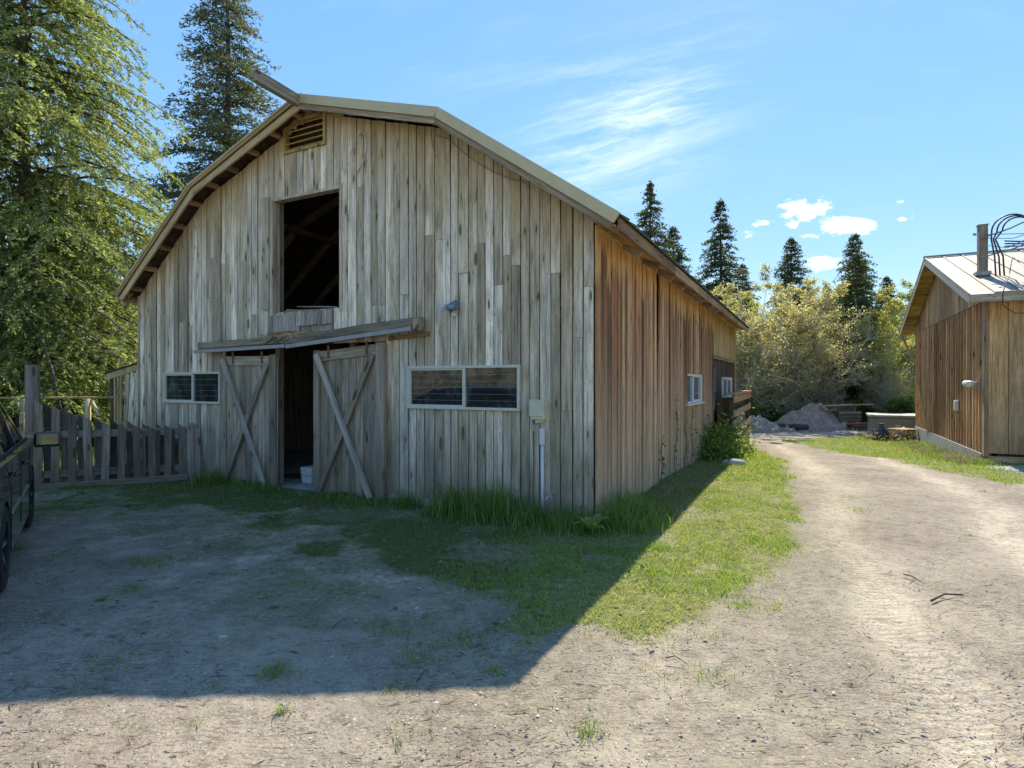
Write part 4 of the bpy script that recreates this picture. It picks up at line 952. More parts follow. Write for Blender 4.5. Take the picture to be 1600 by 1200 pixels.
def conifer(name, H, base, rad, whorls, per, leaf, lw, twigs, lpt, droop, up, mat, pw=.85, seed=1, hang=0., spread=.55):
    """returns (trunk mesh object, crown mesh object) linked under an Empty built by the caller"""
    rg = np.random.default_rng(seed); P0 = []; P1 = []; r0 = []; r1 = []; C = []; A = []; S = []; V = []; LL = []
    for w_ in range(whorls):
        f = min(max((w_ + rg.uniform(-.3, .3)) / whorls, 0.), .995); z0 = base + (H - base) * f ** .9; z0 = min(z0, H - .05)
        prof = rad * (1 - (z0 - base) / (H - base)) ** pw
        for q in range(per):
            az = rg.uniform(0, 2 * np.pi); L = max(prof * rg.uniform(.6, 1.12), .12); dr = droop * rg.uniform(.6, 1.3); u_ = up * rg.uniform(.4, 1.3)
            hd = np.array([np.cos(az), np.sin(az), 0]); pd = np.array([-np.sin(az), np.cos(az), 0])
            def pt(s): return hd * s * L + np.array([0, 0, 1]) * (z0 + u_ * s * L - dr * s * s * L)
            ss = np.linspace(0, 1, 5); pts = np.array([pt(s) for s in ss])
            P0 += list(pts[:-1]); P1 += list(pts[1:]); rr = .012 * L + .006; r0 += list(rr * (1 - ss[:-1] * .8)); r1 += list(rr * (1 - ss[1:] * .8))
            nt_ = max(3, int(twigs * (.4 + .6 * L / rad)))
            for k in range(nt_):
                s = (k + .6) / nt_ * .98; s = s ** .8; sgn = 1 if k % 2 else -1; tl_ = .42 * L * (1.05 - .75 * s) * rg.uniform(.6, 1.25) + .04
                td = unit(hd * rg.uniform(.5, .9) + pd * sgn * rg.uniform(.5, 1.) + np.array([0, 0, rg.uniform(-.25, .15) - hang])); b0 = pt(s)
                m_ = max(3, int(lpt * tl_ / (.25 * rad) * rg.uniform(.7, 1.2)))
                t = rg.uniform(0, 1, m_) ** .8; c = b0 + td * (t * tl_)[:, None]; c[:, 2] -= (t ** 2) * tl_ * (.18 + hang * .8)
                c += rg.normal(0, leaf * .28, (m_, 3)); ax = unit(td + rg.normal(0, spread, (m_, 3)) + np.array([0, 0, -hang * .9]))
                C.append(c); A.append(ax); S.append(unit(np.cross(ax, rg.normal(0, 1, (m_, 3))))); LL.append(leaf * rg.uniform(.6, 1.3, m_))
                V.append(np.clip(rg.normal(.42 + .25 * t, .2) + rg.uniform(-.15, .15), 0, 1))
    # leader
    m_ = int(lpt * 3); t = rg.uniform(.93, 1.0, m_); c = np.zeros((m_, 3)); c[:, 2] = H * t; c[:, :2] += rg.normal(0, 1, (m_, 2)) * (.35 * rad * (1.01 - t)[:, None] * 3)
    ax = unit(rg.normal(0, .7, (m_, 3)) + np.array([0, 0, .6])); C.append(c); A.append(ax); S.append(unit(np.cross(ax, rg.normal(0, 1, (m_, 3))))); LL.append(leaf * rg.uniform(.6, 1.1, m_)); V.append(rg.uniform(.3, .8, m_))
    C = np.concatenate(C); A = np.concatenate(A); S = np.concatenate(S); V = np.concatenate(V); LL = np.concatenate(LL)
    v, f_, a = rhombi(C, A, S, LL, LL * lw, V)
    crown = np_mesh('crown', v, f_, mat, {'v': a})
    tv, tf = prisms(np.array(P0), np.array(P1), np.array(r0), np.array(r1))
    zs = np.linspace(-.3, H, 9); tp0 = np.stack([np.sin(zs[:-1] * .5) * .05, 0 * zs[:-1], zs[:-1]], 1); tp1 = np.stack([np.sin(zs[1:] * .5) * .05, 0 * zs[1:], zs[1:]], 1)
    R0 = H * .014 + .03; tr0 = R0 * (1 - np.clip(zs[:-1], 0, H) / H * .93); tr1 = R0 * (1 - zs[1:] / H * .93)
    v2, f2 = prisms(tp0, tp1, tr0, tr1, 8)
    trunk = np_mesh('trunk', v2, f2, M_bark); limbs = np_mesh('limbs', tv, tf, M_bark)
    return [trunk, limbs, crown]
def broadleaf(name, H, stems, spread, leaf, nleaf, mat, bark, seed=1, br=9, tw=8, clump=.16, low=.12, stem_r=.035, ratio=.38, twr=.0045):
    rg = np.random.default_rng(seed); P0 = []; P1 = []; r0 = []; r1 = []; tips = []
    for s_ in range(stems):
        az = rg.uniform(0, 2 * np.pi); bend = rg.uniform(.1, 1.) * spread; hh = H * rg.uniform(.65, 1.05)
        b = np.array([rg.normal(0, .12 * spread), rg.normal(0, .12 * spread), -.1])
        def pt(t): return b + np.array([np.cos(az), np.sin(az), 0]) * bend * t ** 1.4 + np.array([0, 0, 1]) * hh * (t - .12 * t * t) + np.array([np.sin(t * 7 + s_), np.cos(t * 6 + s_), 0]) * .05 * hh * .3
        ts = np.linspace(0, 1, 8); pts = np.array([pt(t) for t in ts]); P0 += list(pts[:-1]); P1 += list(pts[1:])
        rr = stem_r * rg.uniform(.6, 1.2); r0 += list(rr * (1 - ts[:-1] * .85)); r1 += list(rr * (1 - ts[1:] * .85))
        for k in range(br):
            t = low + (1 - low) * (k + rg.uniform(0, 1)) / br; p = pt(min(t, 1)); a2 = rg.uniform(0, 2 * np.pi); L = ratio * H * (1.12 - t) * rg.uniform(.5, 1.1) + .1
            d = unit(np.array([np.cos(a2), np.sin(a2), rg.uniform(.15, .95)])); q = p + d * L; mid = p + d * L * .5 + rg.normal(0, .05 * L, 3)
            P0 += [p, mid]; P1 += [mid, q]; r0 += [rr * .38 * (1.1 - t) + .004, rr * .25 * (1.1 - t) + .003]; r1 += [rr * .25 * (1.1 - t) + .003, .003]
            for j in range(tw):
                f = rg.uniform(.15, 1.); c = p + (q - p) * f; d2_ = unit(d + rg.normal(0, .65, 3) + np.array([0, 0, .15])); l2 = L * rg.uniform(.2, .5); e = c + d2_ * l2
                P0.append(c); P1.append(e); r0.append(twr); r1.append(twr * .5); tips.append((c, e))
    tv, tf = prisms(np.array(P0), np.array(P1), np.array(r0) , np.array(r1))
    wood_ = np_mesh('trunk', tv, tf, bark)
    n = len(tips); idx = rg.integers(0, n, nleaf); T0 = np.array([t[0] for t in tips])[idx]; T1 = np.array([t[1] for t in tips])[idx]; f = rg.uniform(.1, 1.08, (nleaf, 1))
    c = T0 + (T1 - T0) * f + rg.normal(0, clump * .5, (nleaf, 3)); ax = unit(rg.normal(0, 1, (nleaf, 3)) + np.array([0, 0, -.2])); sd_ = unit(np.cross(ax, rg.normal(0, 1, (nleaf, 3)) + np.array([0, 0, 1.])))
    L = leaf * rg.uniform(.55, 1.3, nleaf); base_v = rg.uniform(0, 1, n)[idx] * .45 + rg.uniform(0, .55, nleaf)
    v, f_, a = rhombi(c, ax, sd_, L, L * .62, base_v); crown = np_mesh('crown', v, f_, mat, {'v': a})
    return [wood_, crown]
def plant_tree(name, parts, loc, rz, sc, label, cat, group=None, first=False, zs=1.):
    e = empty(name, loc, rz, label, cat, group); e.scale = (sc, sc, sc * zs)
    for p in parts:
        c = p if first else p.copy()
        if not first: COL.objects.link(c)
        c.parent = e
    return e

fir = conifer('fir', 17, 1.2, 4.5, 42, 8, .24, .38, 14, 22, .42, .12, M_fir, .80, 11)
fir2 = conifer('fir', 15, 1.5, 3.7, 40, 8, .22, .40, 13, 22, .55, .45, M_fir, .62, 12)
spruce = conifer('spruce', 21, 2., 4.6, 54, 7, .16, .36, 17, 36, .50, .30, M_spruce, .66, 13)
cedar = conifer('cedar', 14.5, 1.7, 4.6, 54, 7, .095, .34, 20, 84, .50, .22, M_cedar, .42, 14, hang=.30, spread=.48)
BIRD = broadleaf('alder', 8.2, 10, 2.7, .085, 30000, M_leaf_o, M_twig, 21, br=15, tw=17, clump=.13, twr=.011)
ALD = broadleaf('maple', 8.0, 6, 2.4, .13, 30000, M_leaf_y, M_bark_pale, 22, br=12, tw=10, clump=.22)
THIN = broadleaf('birch', 9.5, 7, 1.4, .10, 13000, M_leaf_y, M_twig, 23, br=14, tw=10, ratio=.22, twr=.009)
BUSH = broadleaf('bush', 2.2, 14, 1.2, .09, 14000, M_leaf_g, M_bark_pale, 24, br=8, tw=7, stem_r=.016, low=.05)
BARE = broadleaf('twiggy', 6.0, 10, 1.9, .06, 5000, M_leaf_o, M_twig, 25, br=13, tw=14, stem_r=.03, twr=.009)
def P(px, Y): return ((px - 800) / 903 * Y, Y, gz((px - 800) / 903 * Y, Y))

# left: cedar, spruce, twiggy shrubs
plant_tree('cedar_tree', cedar, P(40, 14.2), .4, 1., 'large drooping cedar filling the upper left corner beside the barn', 'tree', first=True)
plant_tree('spruce_tree', spruce, P(355, 25), 0, 1., 'tall bluish spruce rising behind the left slope of the barn roof', 'tree', first=True)
plant_tree('cedar_tree', cedar, P(-330, 17), 2.4, 1.05, 'second drooping cedar, just off the left edge behind the car', 'tree')
TR = 'conifers beyond the barn'
firs = [(1016, 43, 1.00, fir, 1.0, 'tall fir seen just above the front end of the barn side eave'), (1052, 47, .98, fir2, 1., 'narrow fir right beside the tall one above the barn eave'),
        (1126, 45, .96, fir, 1., 'pointed solitary fir with wide layered branches above the end of the barn'), (1160, 56, .90, fir2, 1., 'small fir just right of the pointed solitary fir'),
        (1236, 46, .92, fir2, .98, 'narrow fir directly below the upper cumulus cloud'), (1262, 52, .80, fir2, .9, 'short fir leaning on the right of the narrow fir'),
        (1337, 45, .88, fir2, 1.03, 'broad dark fir in front of the lower right cloud'), (1295, 52, .70, fir2, 1., 'low fir top between the narrow and the broad fir'),
        (1492, 58, .86, fir, .98, 'fir tip peeking over the left end of the shed roof'), (1524, 60, .92, fir2, 1., 'fir tip right behind the shed mast'),
        (1562, 60, .86, fir, 1., 'fir tip beneath the looped cable over the shed roof'), (1600, 62, .98, fir2, 1., 'fir tip at the right edge over the shed roof'),
        (1090, 54, .78, fir2, 1., 'low fir in the gap between two tall firs over the eave')]
used = set()
for px_i, Y, s_, pr_, zsc, lab in firs:
    f_ = id(pr_) not in used; used.add(id(pr_))
    plant_tree('fir_tree', pr_, P(px_i, Y), px_i * .7, s_, lab, 'tree', TR, first=f_, zs=zsc)
rg_ = random.Random(3)
GB = 'spring trees along the far side of the drive'
brd = [(1150, 27.5, 1.0, BIRD, 'leafy olive tree touching the end of the barn'), (1255, 27.8, 1.03, BIRD, 'wide pale olive tree over the dirt mounds'), (1205, 31, 1.0, ALD, 'yellow green maple crown behind the olive trees'),
       (1128, 31.5, 1.02, ALD, 'yellow maple crown just over the barn eave end'), (1284, 30, .86, BIRD, 'olive tree sloping down right of the mounds'), (1388, 27, .84, THIN, 'slender multi stemmed birch left of the shed'),
       (1415, 29, .92, THIN, 'second slender birch, tucked against the shed corner'), (1392, 31.5, .86, ALD, 'yellow maple behind the slender birches'), (1270, 34, .92, ALD, 'half hidden maple behind the wide olive tree'),
       (1420, 33, .80, BIRD, 'olive tree behind the far corner of the shed'), (1190, 29, .80, BARE, 'nearly bare twiggy tree behind the barrel'), (1345, 28.5, .80, BARE, 'nearly bare tree behind the stone pallet'), (1232, 27, .55, BARE, 'low bare grey shrub tree directly behind the larger soil mound'), (1165, 26.8, .6, BARE, 'low bare grey shrub tree directly behind the barrel'), (1385, 26.5, .6, BARE, 'low bare grey shrub tree right behind the lumber pile'), (1300, 27, .5, BARE, 'low bare grey shrub tree right behind the smaller soil mound')]
for px_i, Y, s_, pr_, lab in brd:
    f_ = id(pr_) not in used; used.add(id(pr_))
    plant_tree('leafy_tree', pr_, P(px_i, Y), px_i * 1.1, s_, lab, 'tree', GB, first=f_)
DK = 'dark firs inside the thicket'
for i, (px_i, Y, s_) in enumerate([(1175, 33, .42), (1338, 28.6, .56), (1385, 34, .55), (1240, 33, .40), (1300, 35, .45), (1425, 35, .5), (1120, 34, .42)]):
    plant_tree('fir_tree', fir2, P(px_i, Y), i * 2., s_, ['dark young fir deep in the thicket behind the barrel', 'dark fir behind the stone pallet', 'dark fir just left of the shed corner', 'dark fir behind the left mound', 'dark fir behind the right mound', 'dark fir hidden by the shed corner', 'dark fir behind the barn end'][i], 'tree', DK)
BG = 'low bushes at the edge of the thicket'
for i, (px_i, Y, s_) in enumerate([(1165, 26.5, .7), (1205, 26.8, .6), (1345, 27.2, .6), (1400, 25.5, .7), (1425, 24.5, .8), (1300, 27.8, .5), (1235, 28.2, .5), (1375, 29, .6)]):
    f_ = id(BUSH) not in used; used.add(id(BUSH))
    plant_tree('bush', BUSH, P(px_i, Y), i * 1.9, s_, ['green bush right beside the barn end and barrel', 'green bush left of the dirt mound', 'bush behind the stone pallet', 'bush behind the grey tub', 'bush tucked between tub and shed', 'bush behind the right dirt mound', 'bush between the two mounds', 'bush behind the lumber pile'][i], 'bush', BG, first=f_)
LB = 'shrubs under the cedar'
ll = [(10, 15.5, 1.0), (95, 16.5, 1.1), (160, 15.5, 1.0), (205, 17, 1.15), (235, 19, 1.2), (60, 19.5, 1.4), (150, 20, 1.5), (-60, 16, 1.1), (195, 21.5, 1.6), (20, 22, 1.6)]
lbl = ['sunlit bramble behind the car window', 'sunlit bramble right of the gate post', 'sunlit bramble between fence post and lean-to', 'bramble behind the lean-to roof', 'bramble against the left wall of the barn',
       'taller shrub straight behind the gate post', 'taller shrub behind the second fence post', 'bramble off the left edge', 'tall shrub over the lean-to', 'tall shrub over the car mirror']
for i, (px_i, Y, s_) in enumerate(ll):
    plant_tree('bush', BUSH, P(px_i, Y), i * 1.3, s_, lbl[i], 'bush', LB)
for i, (px_i, Y, s_, lab) in enumerate([(200, 19.5, .85, 'grey leafless tree between the cedar and the barn corner'), (130, 22, .95, 'grey leafless tree behind the brambles, right of the gate post'), (20, 21, .9, 'grey leafless tree behind the car'), (240, 23, .95, 'grey leafless tree just behind the barn corner')]):
    plant_tree('bare_tree', BARE, P(px_i, Y), i * 2.2, s_, lab, 'tree', 'leafless trees left of the barn')
for i, (x, y, s_, p_) in enumerate([(-14, 6.2, 1.1, 0), (-15.5, 7.6, 1.3, 0), (-17, 8.6, 1.4, 0), (-19, 9.6, 1.5, 0), (-18, 6.8, 1.4, 0), (-20, 8, .8, 1), (-23, 9, .9, 1), (-16, 5, .7, 1), (-24, 10, 1.6, 0), (-22, 7, 1.6, 0)]):
    plant_tree(['bush', 'bare_tree'][p_], [BUSH, BARE][p_], (x, y, 0), i * 1.7, s_, ['bush', 'leafless tree'][p_] + ' beyond the left edge, mirrored in the smaller barn window', ['bush', 'tree'][p_], ['bushes', 'leafless trees'][p_] + ' beyond the left edge')
for i, (px_i, Y, s_) in enumerate([(60, 27, .75), (160, 29, .7), (-80, 30, .8), (230, 30, .62), (110, 34, .8)]):
    plant_tree('fir_tree', fir2, P(px_i, Y), i * 1.7, s_, ['dark fir seen between the gate post and the cedar trunk', 'dark fir behind the brambles left of the lean-to', 'dark fir off the left edge behind the car', 'dark fir closest to the left barn corner', 'farthest dark fir, behind the brambles'][i], 'tree', 'dark firs behind the cedar')
# woods behind the camera (they are mirrored in the barn windows)
WL_ = {id(BARE): ('bare grey tree', 'tree'), id(fir2): ('young fir', 'tree'), id(BUSH): ('green bush', 'bush'), id(BIRD): ('olive tree', 'tree')}
for i in range(30):
    a = R(150 + i * 3.2); d_ = 17 + (i % 3) * 3.2; x, y = math.cos(a) * d_ * 1.1, -4.5 + math.sin(a) * d_ * .85
    if y > 6: continue
    pr_ = [BARE, BUSH, fir2, BARE, BUSH, BIRD][i % 6]; k_, c_ = WL_[id(pr_)]
    plant_tree('woodland_' + c_, pr_, (x, y, 0), i * 1.1, {id(BARE): .8, id(BUSH): 1.35, id(fir2): .3, id(BIRD): .45}[id(pr_)], k_ + ' of the wood edge behind the photographer, mirrored in the barn windows', c_, {'green bush': 'green bushes', 'young fir': 'young firs', 'bare grey tree': 'bare grey trees', 'olive tree': 'olive trees'}[k_] + ' behind the camera')

# ---------------------------------------------------------------- grass
def blades(name, X, Y, H_, W_, mat, lean=.45, seed=2, v=None, zoff=0., bend=.35):
    rg = np.random.default_rng(seed); n = len(X); az = rg.uniform(0, 2 * np.pi, n); ln = np.abs(rg.normal(0, lean, n)); d = np.stack([np.cos(az), np.sin(az), 0 * az], 1)
    fa = rg.uniform(0, np.pi, n); s = np.stack([np.cos(fa), np.sin(fa), 0 * fa], 1) * (W_ / 2)[:, None]
    b = np.stack([X, Y, ground_z(X, Y) - .006 + zoff], 1); H_ = H_[:, None]; ln = ln[:, None]; up = np.array([[0, 0, 1.]])
    m = b + up * H_ * .55 + d * H_ * ln * .35; t = b + up * H_ * (1 - .25 * np.clip(ln, 0, 1.5)) + d * H_ * (ln + bend * rg.uniform(0, 1, (n, 1)))
    V = np.stack([b - s, b + s, m + s * .75, m - s * .75, t], 1).reshape(-1, 3)
    i = np.arange(n)[:, None] * 5; Fq = np.concatenate([i + np.array([[0, 1, 2]]), i + np.array([[0, 2, 3]]), i + np.array([[3, 2, 4]])], 0)
    if v is None: v = rg.uniform(0, 1, n)
    o = np_mesh(name, V, Fq, mat, {'v': np.repeat(v, 5)}); return o
def inside_buildings(x, y):
    u, n = barn_uv(x, y); a = (u > -.01) & (u < 8.7) & (n < .02) & (n > -13.9)
    dx, dy = x - SHED.x, y - SHED.y; us = dx * D1.x + dy * D1.y; ns = -(dx * D2.x + dy * D2.y)
    return a | ((us < .05) & (ns < .02) & (ns > -9.6) & (us > -9))
rg = RNG
def scatter(x0, x1, y0, y1, n, mask=None, thr=0.):
    X = rg.uniform(x0, x1, n); Y = rg.uniform(y0, y1, n); k = ~inside_buildings(X, Y)
    X, Y = X[k], Y[k]; mk = grass_mask(X, Y)
    if mask is not None: mk = mk * mask(X, Y)
    k = mk > rg.uniform(0, 1, len(X)) * .9 + thr; return X[k], Y[k]
# sunlit lawn strip
X, Y = scatter(-1.0, 8, 3.3, 9.5, 240000, lambda x, y: sstep(1.0 - barn_uv(x, y)[0], 0, 1.5) * (.25 + .75 * sstep(fbm(x * 4.5, y * 4.5, 71, 3), .36, .52)))
pt_ = fbm(X * 3.1, Y * 3.1, 77, 3); H_ = (.018 + .045 * pt_ ** 1.6) * rg.uniform(.5, 1.5, len(X))
o = blades('lawn_grass', X, Y, H_, np.full(len(X), .0055), M_grass, .7, 3, v=np.clip(1.15 - pt_ + rg.normal(0, .22, len(X)), 0, 1)); props(o, 'short sunlit grass strip between the barn and the dirt drive', 'grass', kind='stuff')
X, Y = scatter(2, 8.5, 9.3, 19.5, 110000, lambda x, y: (poly_sd(LAWN, x, y) > -.5) * 1.)
H_ = (.025 + .045 * fbm(X * 3, Y * 3, 78, 3)) * rg.uniform(.5, 1.5, len(X))
o = blades('lawn_grass', X, Y, H_, np.full(len(X), .009), M_grass, .7, 4); props(o, 'far part of the grass strip beside the back of the barn', 'grass', kind='stuff')
X, Y = scatter(7, 17, 8.5, 23, 90000, lambda x, y: (poly_sd(RLAWN, x, y) > -.4) * 1.)
H_ = (.025 + .05 * fbm(X * 2.5, Y * 2.5, 79, 3)) * rg.uniform(.5, 1.5, len(X))
o = blades('lawn_grass', X, Y, H_, np.full(len(X), .009), M_grass, .7, 5); props(o, 'bright green grass wedge between the drive and the shed', 'grass', kind='stuff')
X, Y = scatter(-.8, 7, 3.4, 12, 60000, lambda x, y: sstep(fbm(x * 2.6, y * 2.6, 133, 3), .50, .62) * (poly_sd(LAWN, x, y) > -.2))
n = len(X); ax = unit(rg.normal(0, 1, (n, 3)) * np.array([1, 1, .35])); sd_ = unit(np.cross(ax, rg.normal(0, .45, (n, 3)) + np.array([0, 0, 1.]))); L = rg.uniform(.008, .02, n)
v, f_, at_ = rhombi(np.stack([X, Y, ground_z(X, Y) + rg.uniform(.015, .05, n)], 1), ax, sd_, L, L * .8, rg.uniform(.1, .8, n)); o = np_mesh('clover', v, f_, M_leaf_g, {'v': at_}); props(o, 'low clover patches mixed into the sunlit grass strip', 'clover', kind='stuff')
X, Y = scatter(-.8, 7, 3.4, 12, 26000, lambda x, y: (poly_sd(LAWN, x, y) > -.15) * sstep(fbm(x * 1.9, y * 1.9, 137, 3), .35, .6))
o = blades('dead_stems', X, Y, rg.uniform(.01, .05, len(X)), np.full(len(X), .0045), M_dry, 1.6, 18); props(o, 'straw coloured dead stems lying in the sunlit grass strip', 'dead grass', kind='stuff')
# shaded grass before the barn, taller towards the wall
def yard_fall(x, y):
    u, n = barn_uv(x, y); return sstep(u, -1.1, .2) * sstep(4.6 - n, 0, 3.0) * (.2 + .8 * sstep(fbm(x * 2.3, y * 2.3, 91, 4), .38, .58))
X, Y = scatter(-9, 2.2, 3.6, 11.5, 260000, yard_fall, .05)
u_, n_ = barn_uv(X, Y); H_ = (.022 + .16 * sstep(1.5 - n_, 0, 1.4) * np.clip(fbm(X * 2.6, Y * 2.6, 92, 3) - .22, 0, 1) ** 1.3) * (.3 + 1.2 * rg.uniform(0, 1, len(X)) ** 1.5)
o = blades('yard_grass', X, Y, H_, np.full(len(X), .006), M_tall, .6, 6, v=rg.uniform(0, .85, len(X))); props(o, 'dark green shaded grass along the foot of the barn front and the picket fence', 'grass', kind='stuff')
# tall clumps at the wall
cu = []; 
for c_, sp, k_, h_ in [(1.15, .35, 900, .42), (1.75, .25, 600, .36), (.2, .3, 700, .25), (-.28, .22, 1300, .34), (.72, .3, 700, .26), (2.5, .25, 350, .22), (3.6, .5, 300, .14), (5.3, .6, 400, .15), (6.3, .2, 500, .28), (-.58, .2, 500, .22), (.05, .6, 700, .18), (8.2, .5, 400, .2)]:
    uu = rg.normal(c_, sp * .5, k_); nn = .06 + np.abs(rg.normal(0, .22, k_)) + (.05 if c_ > 0 else -.3)
    if c_ < -.1: nn = rg.uniform(-.9, .25, k_)
    XX = BARN.x + D1.x * uu - D2.x * nn; YY = BARN.y + D1.y * uu - D2.y * nn; HH = h_ * (.2 + 1.05 * rg.uniform(0, 1, k_) ** 1.6); cu.append((XX, YY, HH))
X = np.concatenate([c[0] for c in cu]); Y = np.concatenate([c[1] for c in cu]); H_ = np.concatenate([c[2] for c in cu]); k = ~inside_buildings(X, Y)
o = blades('tall_grass', X[k], Y[k], H_[k], np.full(k.sum(), .009), M_tall, .42, 7, v=np.clip(rg.normal(.45, .25, k.sum()), 0, 1), bend=.5); props(o, 'tall uncut grass clumps growing against the barn wall and its front corner', 'grass', kind='stuff')
# thin tufts over yard and drive edges
tx = []; ty = []; th = []
for i in range(230):
    if i < 150: x, y = rg.uniform(-6, 1.2), rg.uniform(2.6, 7)
    else: x, y = rg.uniform(.2, 9), rg.uniform(2.6, 12)
    if grass_mask(np.array([x]), np.array([y]))[0] > .6: continue
    if i >= 150 and abs(track_d(np.array([x]), np.array([y]))[0]) < 1.7 and rg.uniform() < .8: continue
    k_ = int(rg.uniform(8, 90)); r_ = rg.uniform(.02, .11); tx.append(rg.normal(x, r_, k_)); ty.append(rg.normal(y, r_ * .8, k_)); th.append(np.full(k_, rg.uniform(.012, .04)))
for x, y, k_, r_, h_ in [(-1.27, 3.1, 160, .045, .06), (-.55, 3.35, 200, .08, .05), (-.75, 3.7, 320, .12, .05), (-.3, 3.62, 200, .1, .05), (-3.2, 5.1, 220, .1, .06), (-2.9, 4.4, 100, .06, .05), (-.10, 3.2, 60, .03, .04), (.35, 2.62, 60, .03, .06), (-1.1, 2.78, 30, .02, .06)]:
    tx.append(rg.normal(x, r_, k_)); ty.append(rg.normal(y, r_, k_)); th.append(np.full(k_, h_))
X = np.concatenate(tx); Y = np.concatenate(ty); H_ = np.concatenate(th) * rg.uniform(.5, 1.4, len(X))
o = blades('weed_tufts', X, Y, H_, np.full(len(X), .0045), M_tall, .8, 8, v=rg.uniform(.2, 1, len(X))); props(o, 'small weed tufts scattered over the bare yard and drive edges', 'weeds', kind='stuff')
# weeds and dry stalks at the foot of the shed
tt_ = rg.uniform(-.9, 7.5, 9000); oo = np.abs(rg.normal(.05, .38, 9000)) + .04
XX = SHED.x + D2.x * tt_ + D1.x * oo; YY = SHED.y + D2.y * tt_ + D1.y * oo
cl = fbm(XX * 2.4, YY * 2.4, 55, 3); k = cl > .42; H_ = .30 * (cl[k] - .2) * rg.uniform(.3, 1.3, k.sum())
o = blades('shed_weeds', XX[k], YY[k], H_, np.full(k.sum(), .010), M_tall, .5, 9, v=rg.uniform(.2, .9, k.sum())); props(o, 'green weeds along the foot of the shed wall', 'weeds', kind='stuff')
k = cl < .56; k &= rg.uniform(0, 1, len(cl)) < .5
o = blades('dry_stalks', XX[k], YY[k], .16 * rg.uniform(.3, 1.2, k.sum()), np.full(k.sum(), .010), M_dry, 1.3, 10); props(o, 'dry brown dead stalks at the foot of the shed', 'weeds', kind='stuff')
# dead stalks in the shadow strip beside the barn side wall
tt_ = rg.uniform(.6, 9.5, 9000); oo = rg.uniform(.03, .75, 9000); XX = BARN.x + D2.x * tt_ - D1.x * oo; YY = BARN.y + D2.y * tt_ - D1.y * oo
o = blades('dead_grass', XX, YY, .05 * rg.uniform(.3, 1.5, len(XX)), np.full(len(XX), .008), M_dry, 1.8, 12, v=rg.uniform(0, 1, len(XX))); props(o, 'dead grass and dirt in the shadow strip along the barn side', 'dead grass', kind='stuff')
# ivy-like vine and bush at the back corner of the barn side
def leaf_pile(name, C_, L, mat, seed=4, par=None):
    r = np.random.default_rng(seed); n = len(C_); ax = unit(r.normal(0, 1, (n, 3))); s_ = unit(np.cross(ax, r.normal(0, 1, (n, 3)))); v, f_, a = rhombi(C_, ax, s_, L * r.uniform(.6, 1.3, n), L * .8 * r.uniform(.6, 1.2, n), r.uniform(0, 1, n)); return np_mesh(name, v, f_, mat, {'v': a}, par)
vb = empty('vine_bush', bw(-.35, -7.9, gz(*bw(-.35, -7.9)[:2])), FRAME_ROT, 'dark green vine bush at the foot of the barn side wall near the pen', 'bush')
n = 6000; c = np.stack([rg.normal(-.05, .22, n), rg.normal(0, .75, n), np.abs(rg.normal(0, .33, n)) + .0], 1); c[:, 0] = np.minimum(c[:, 0], .28); leaf_pile('foliage', c, .07, M_leaf_g, 5, vb)
st_ = MB()
for i in range(14): a = rg.uniform(-.6, .6); st_.tube([(0, a, -.05), (rg.uniform(-.2, .15), a + rg.uniform(-.2, .2), .35), (rg.uniform(-.3, .2), a + rg.uniform(-.3, .3), .75)], [.01, .007, .003], 5)
st_.build('stems', M_bark, vb)
vn = empty('climbing_vine', bw(-.05, -4.2, .0), FRAME_ROT, 'sparse thin vine climbing the barn side planks below the first window', 'vine')
for i, (a, L) in enumerate([(0, 1.3), (-.9, .9), (1.1, .7), (-1.5, 1.1)]):
    pts = [(-.0 - .004 * j, a + .12 * math.sin(j * 1.3 + i), L * j / 6) for j in range(7)]; MB().tube(pts, [.006] * 6 + [.002], 5).build('stem', M_bark, vn)
    c = np.array([np.array(pts[rg.integers(1, 7)]) + rg.normal(0, .06, 3) * np.array([.3, 1, 1]) for _ in range(34)]); c[:, 0] = -np.abs(c[:, 0]) - .01; leaf_pile('leaves', c, .05, M_leaf_g, 30 + i, vn)
# broad-leaved weed (dock) at the barn corner
dk = empty('dock_plant', bw(-.12, .42, .0), 0, 'broad leaved dock weed in the grass by the front corner of the barn', 'plant')
for i in range(11):
    a = i * 2.4; L = random.uniform(.16, .26); h = random.uniform(.10, .2); dx, dy = math.cos(a), math.sin(a); wv_ = L * .17
    v = []
    for s_ in (0, .3, .6, .85, 1.):
        x_, z_ = s_ * L, h * math.sin(s_ * 2.2); ww = wv_ * math.sin(min(s_ * 1.0 + .08, 1) * math.pi) + .002; v += [(dx * x_ - dy * ww, dy * x_ + dx * ww, z_ + .01), (dx * x_ + dy * ww, dy * x_ - dx * ww, z_ + .01)]
    o = mesh_obj('leaf', v, [(2 * j, 2 * j + 1, 2 * j + 3, 2 * j + 2) for j in range(4)], M_tall, dk)
    at = o.data.attributes.new('v', 'FLOAT', 'POINT'); at.data.foreach_set('value', [.75] * len(v))
# pasture growth left
X = rg.uniform(-19, -7.2, 36000); Y = rg.uniform(10.5, 22, 36000); k = ~inside_buildings(X, Y); X, Y = X[k], Y[k]
H_ = (.08 + .35 * fbm(X * .8, Y * .8, 61, 3) ** 2) * rg.uniform(.4, 1.3, len(X))
o = blades('pasture_grass', X, Y, H_, np.full(len(X), .02), M_grass, .6, 13, v=rg.uniform(0, .8, len(X))); props(o, 'bright sunlit pasture growth behind the picket fence on the left', 'grass', kind='stuff')
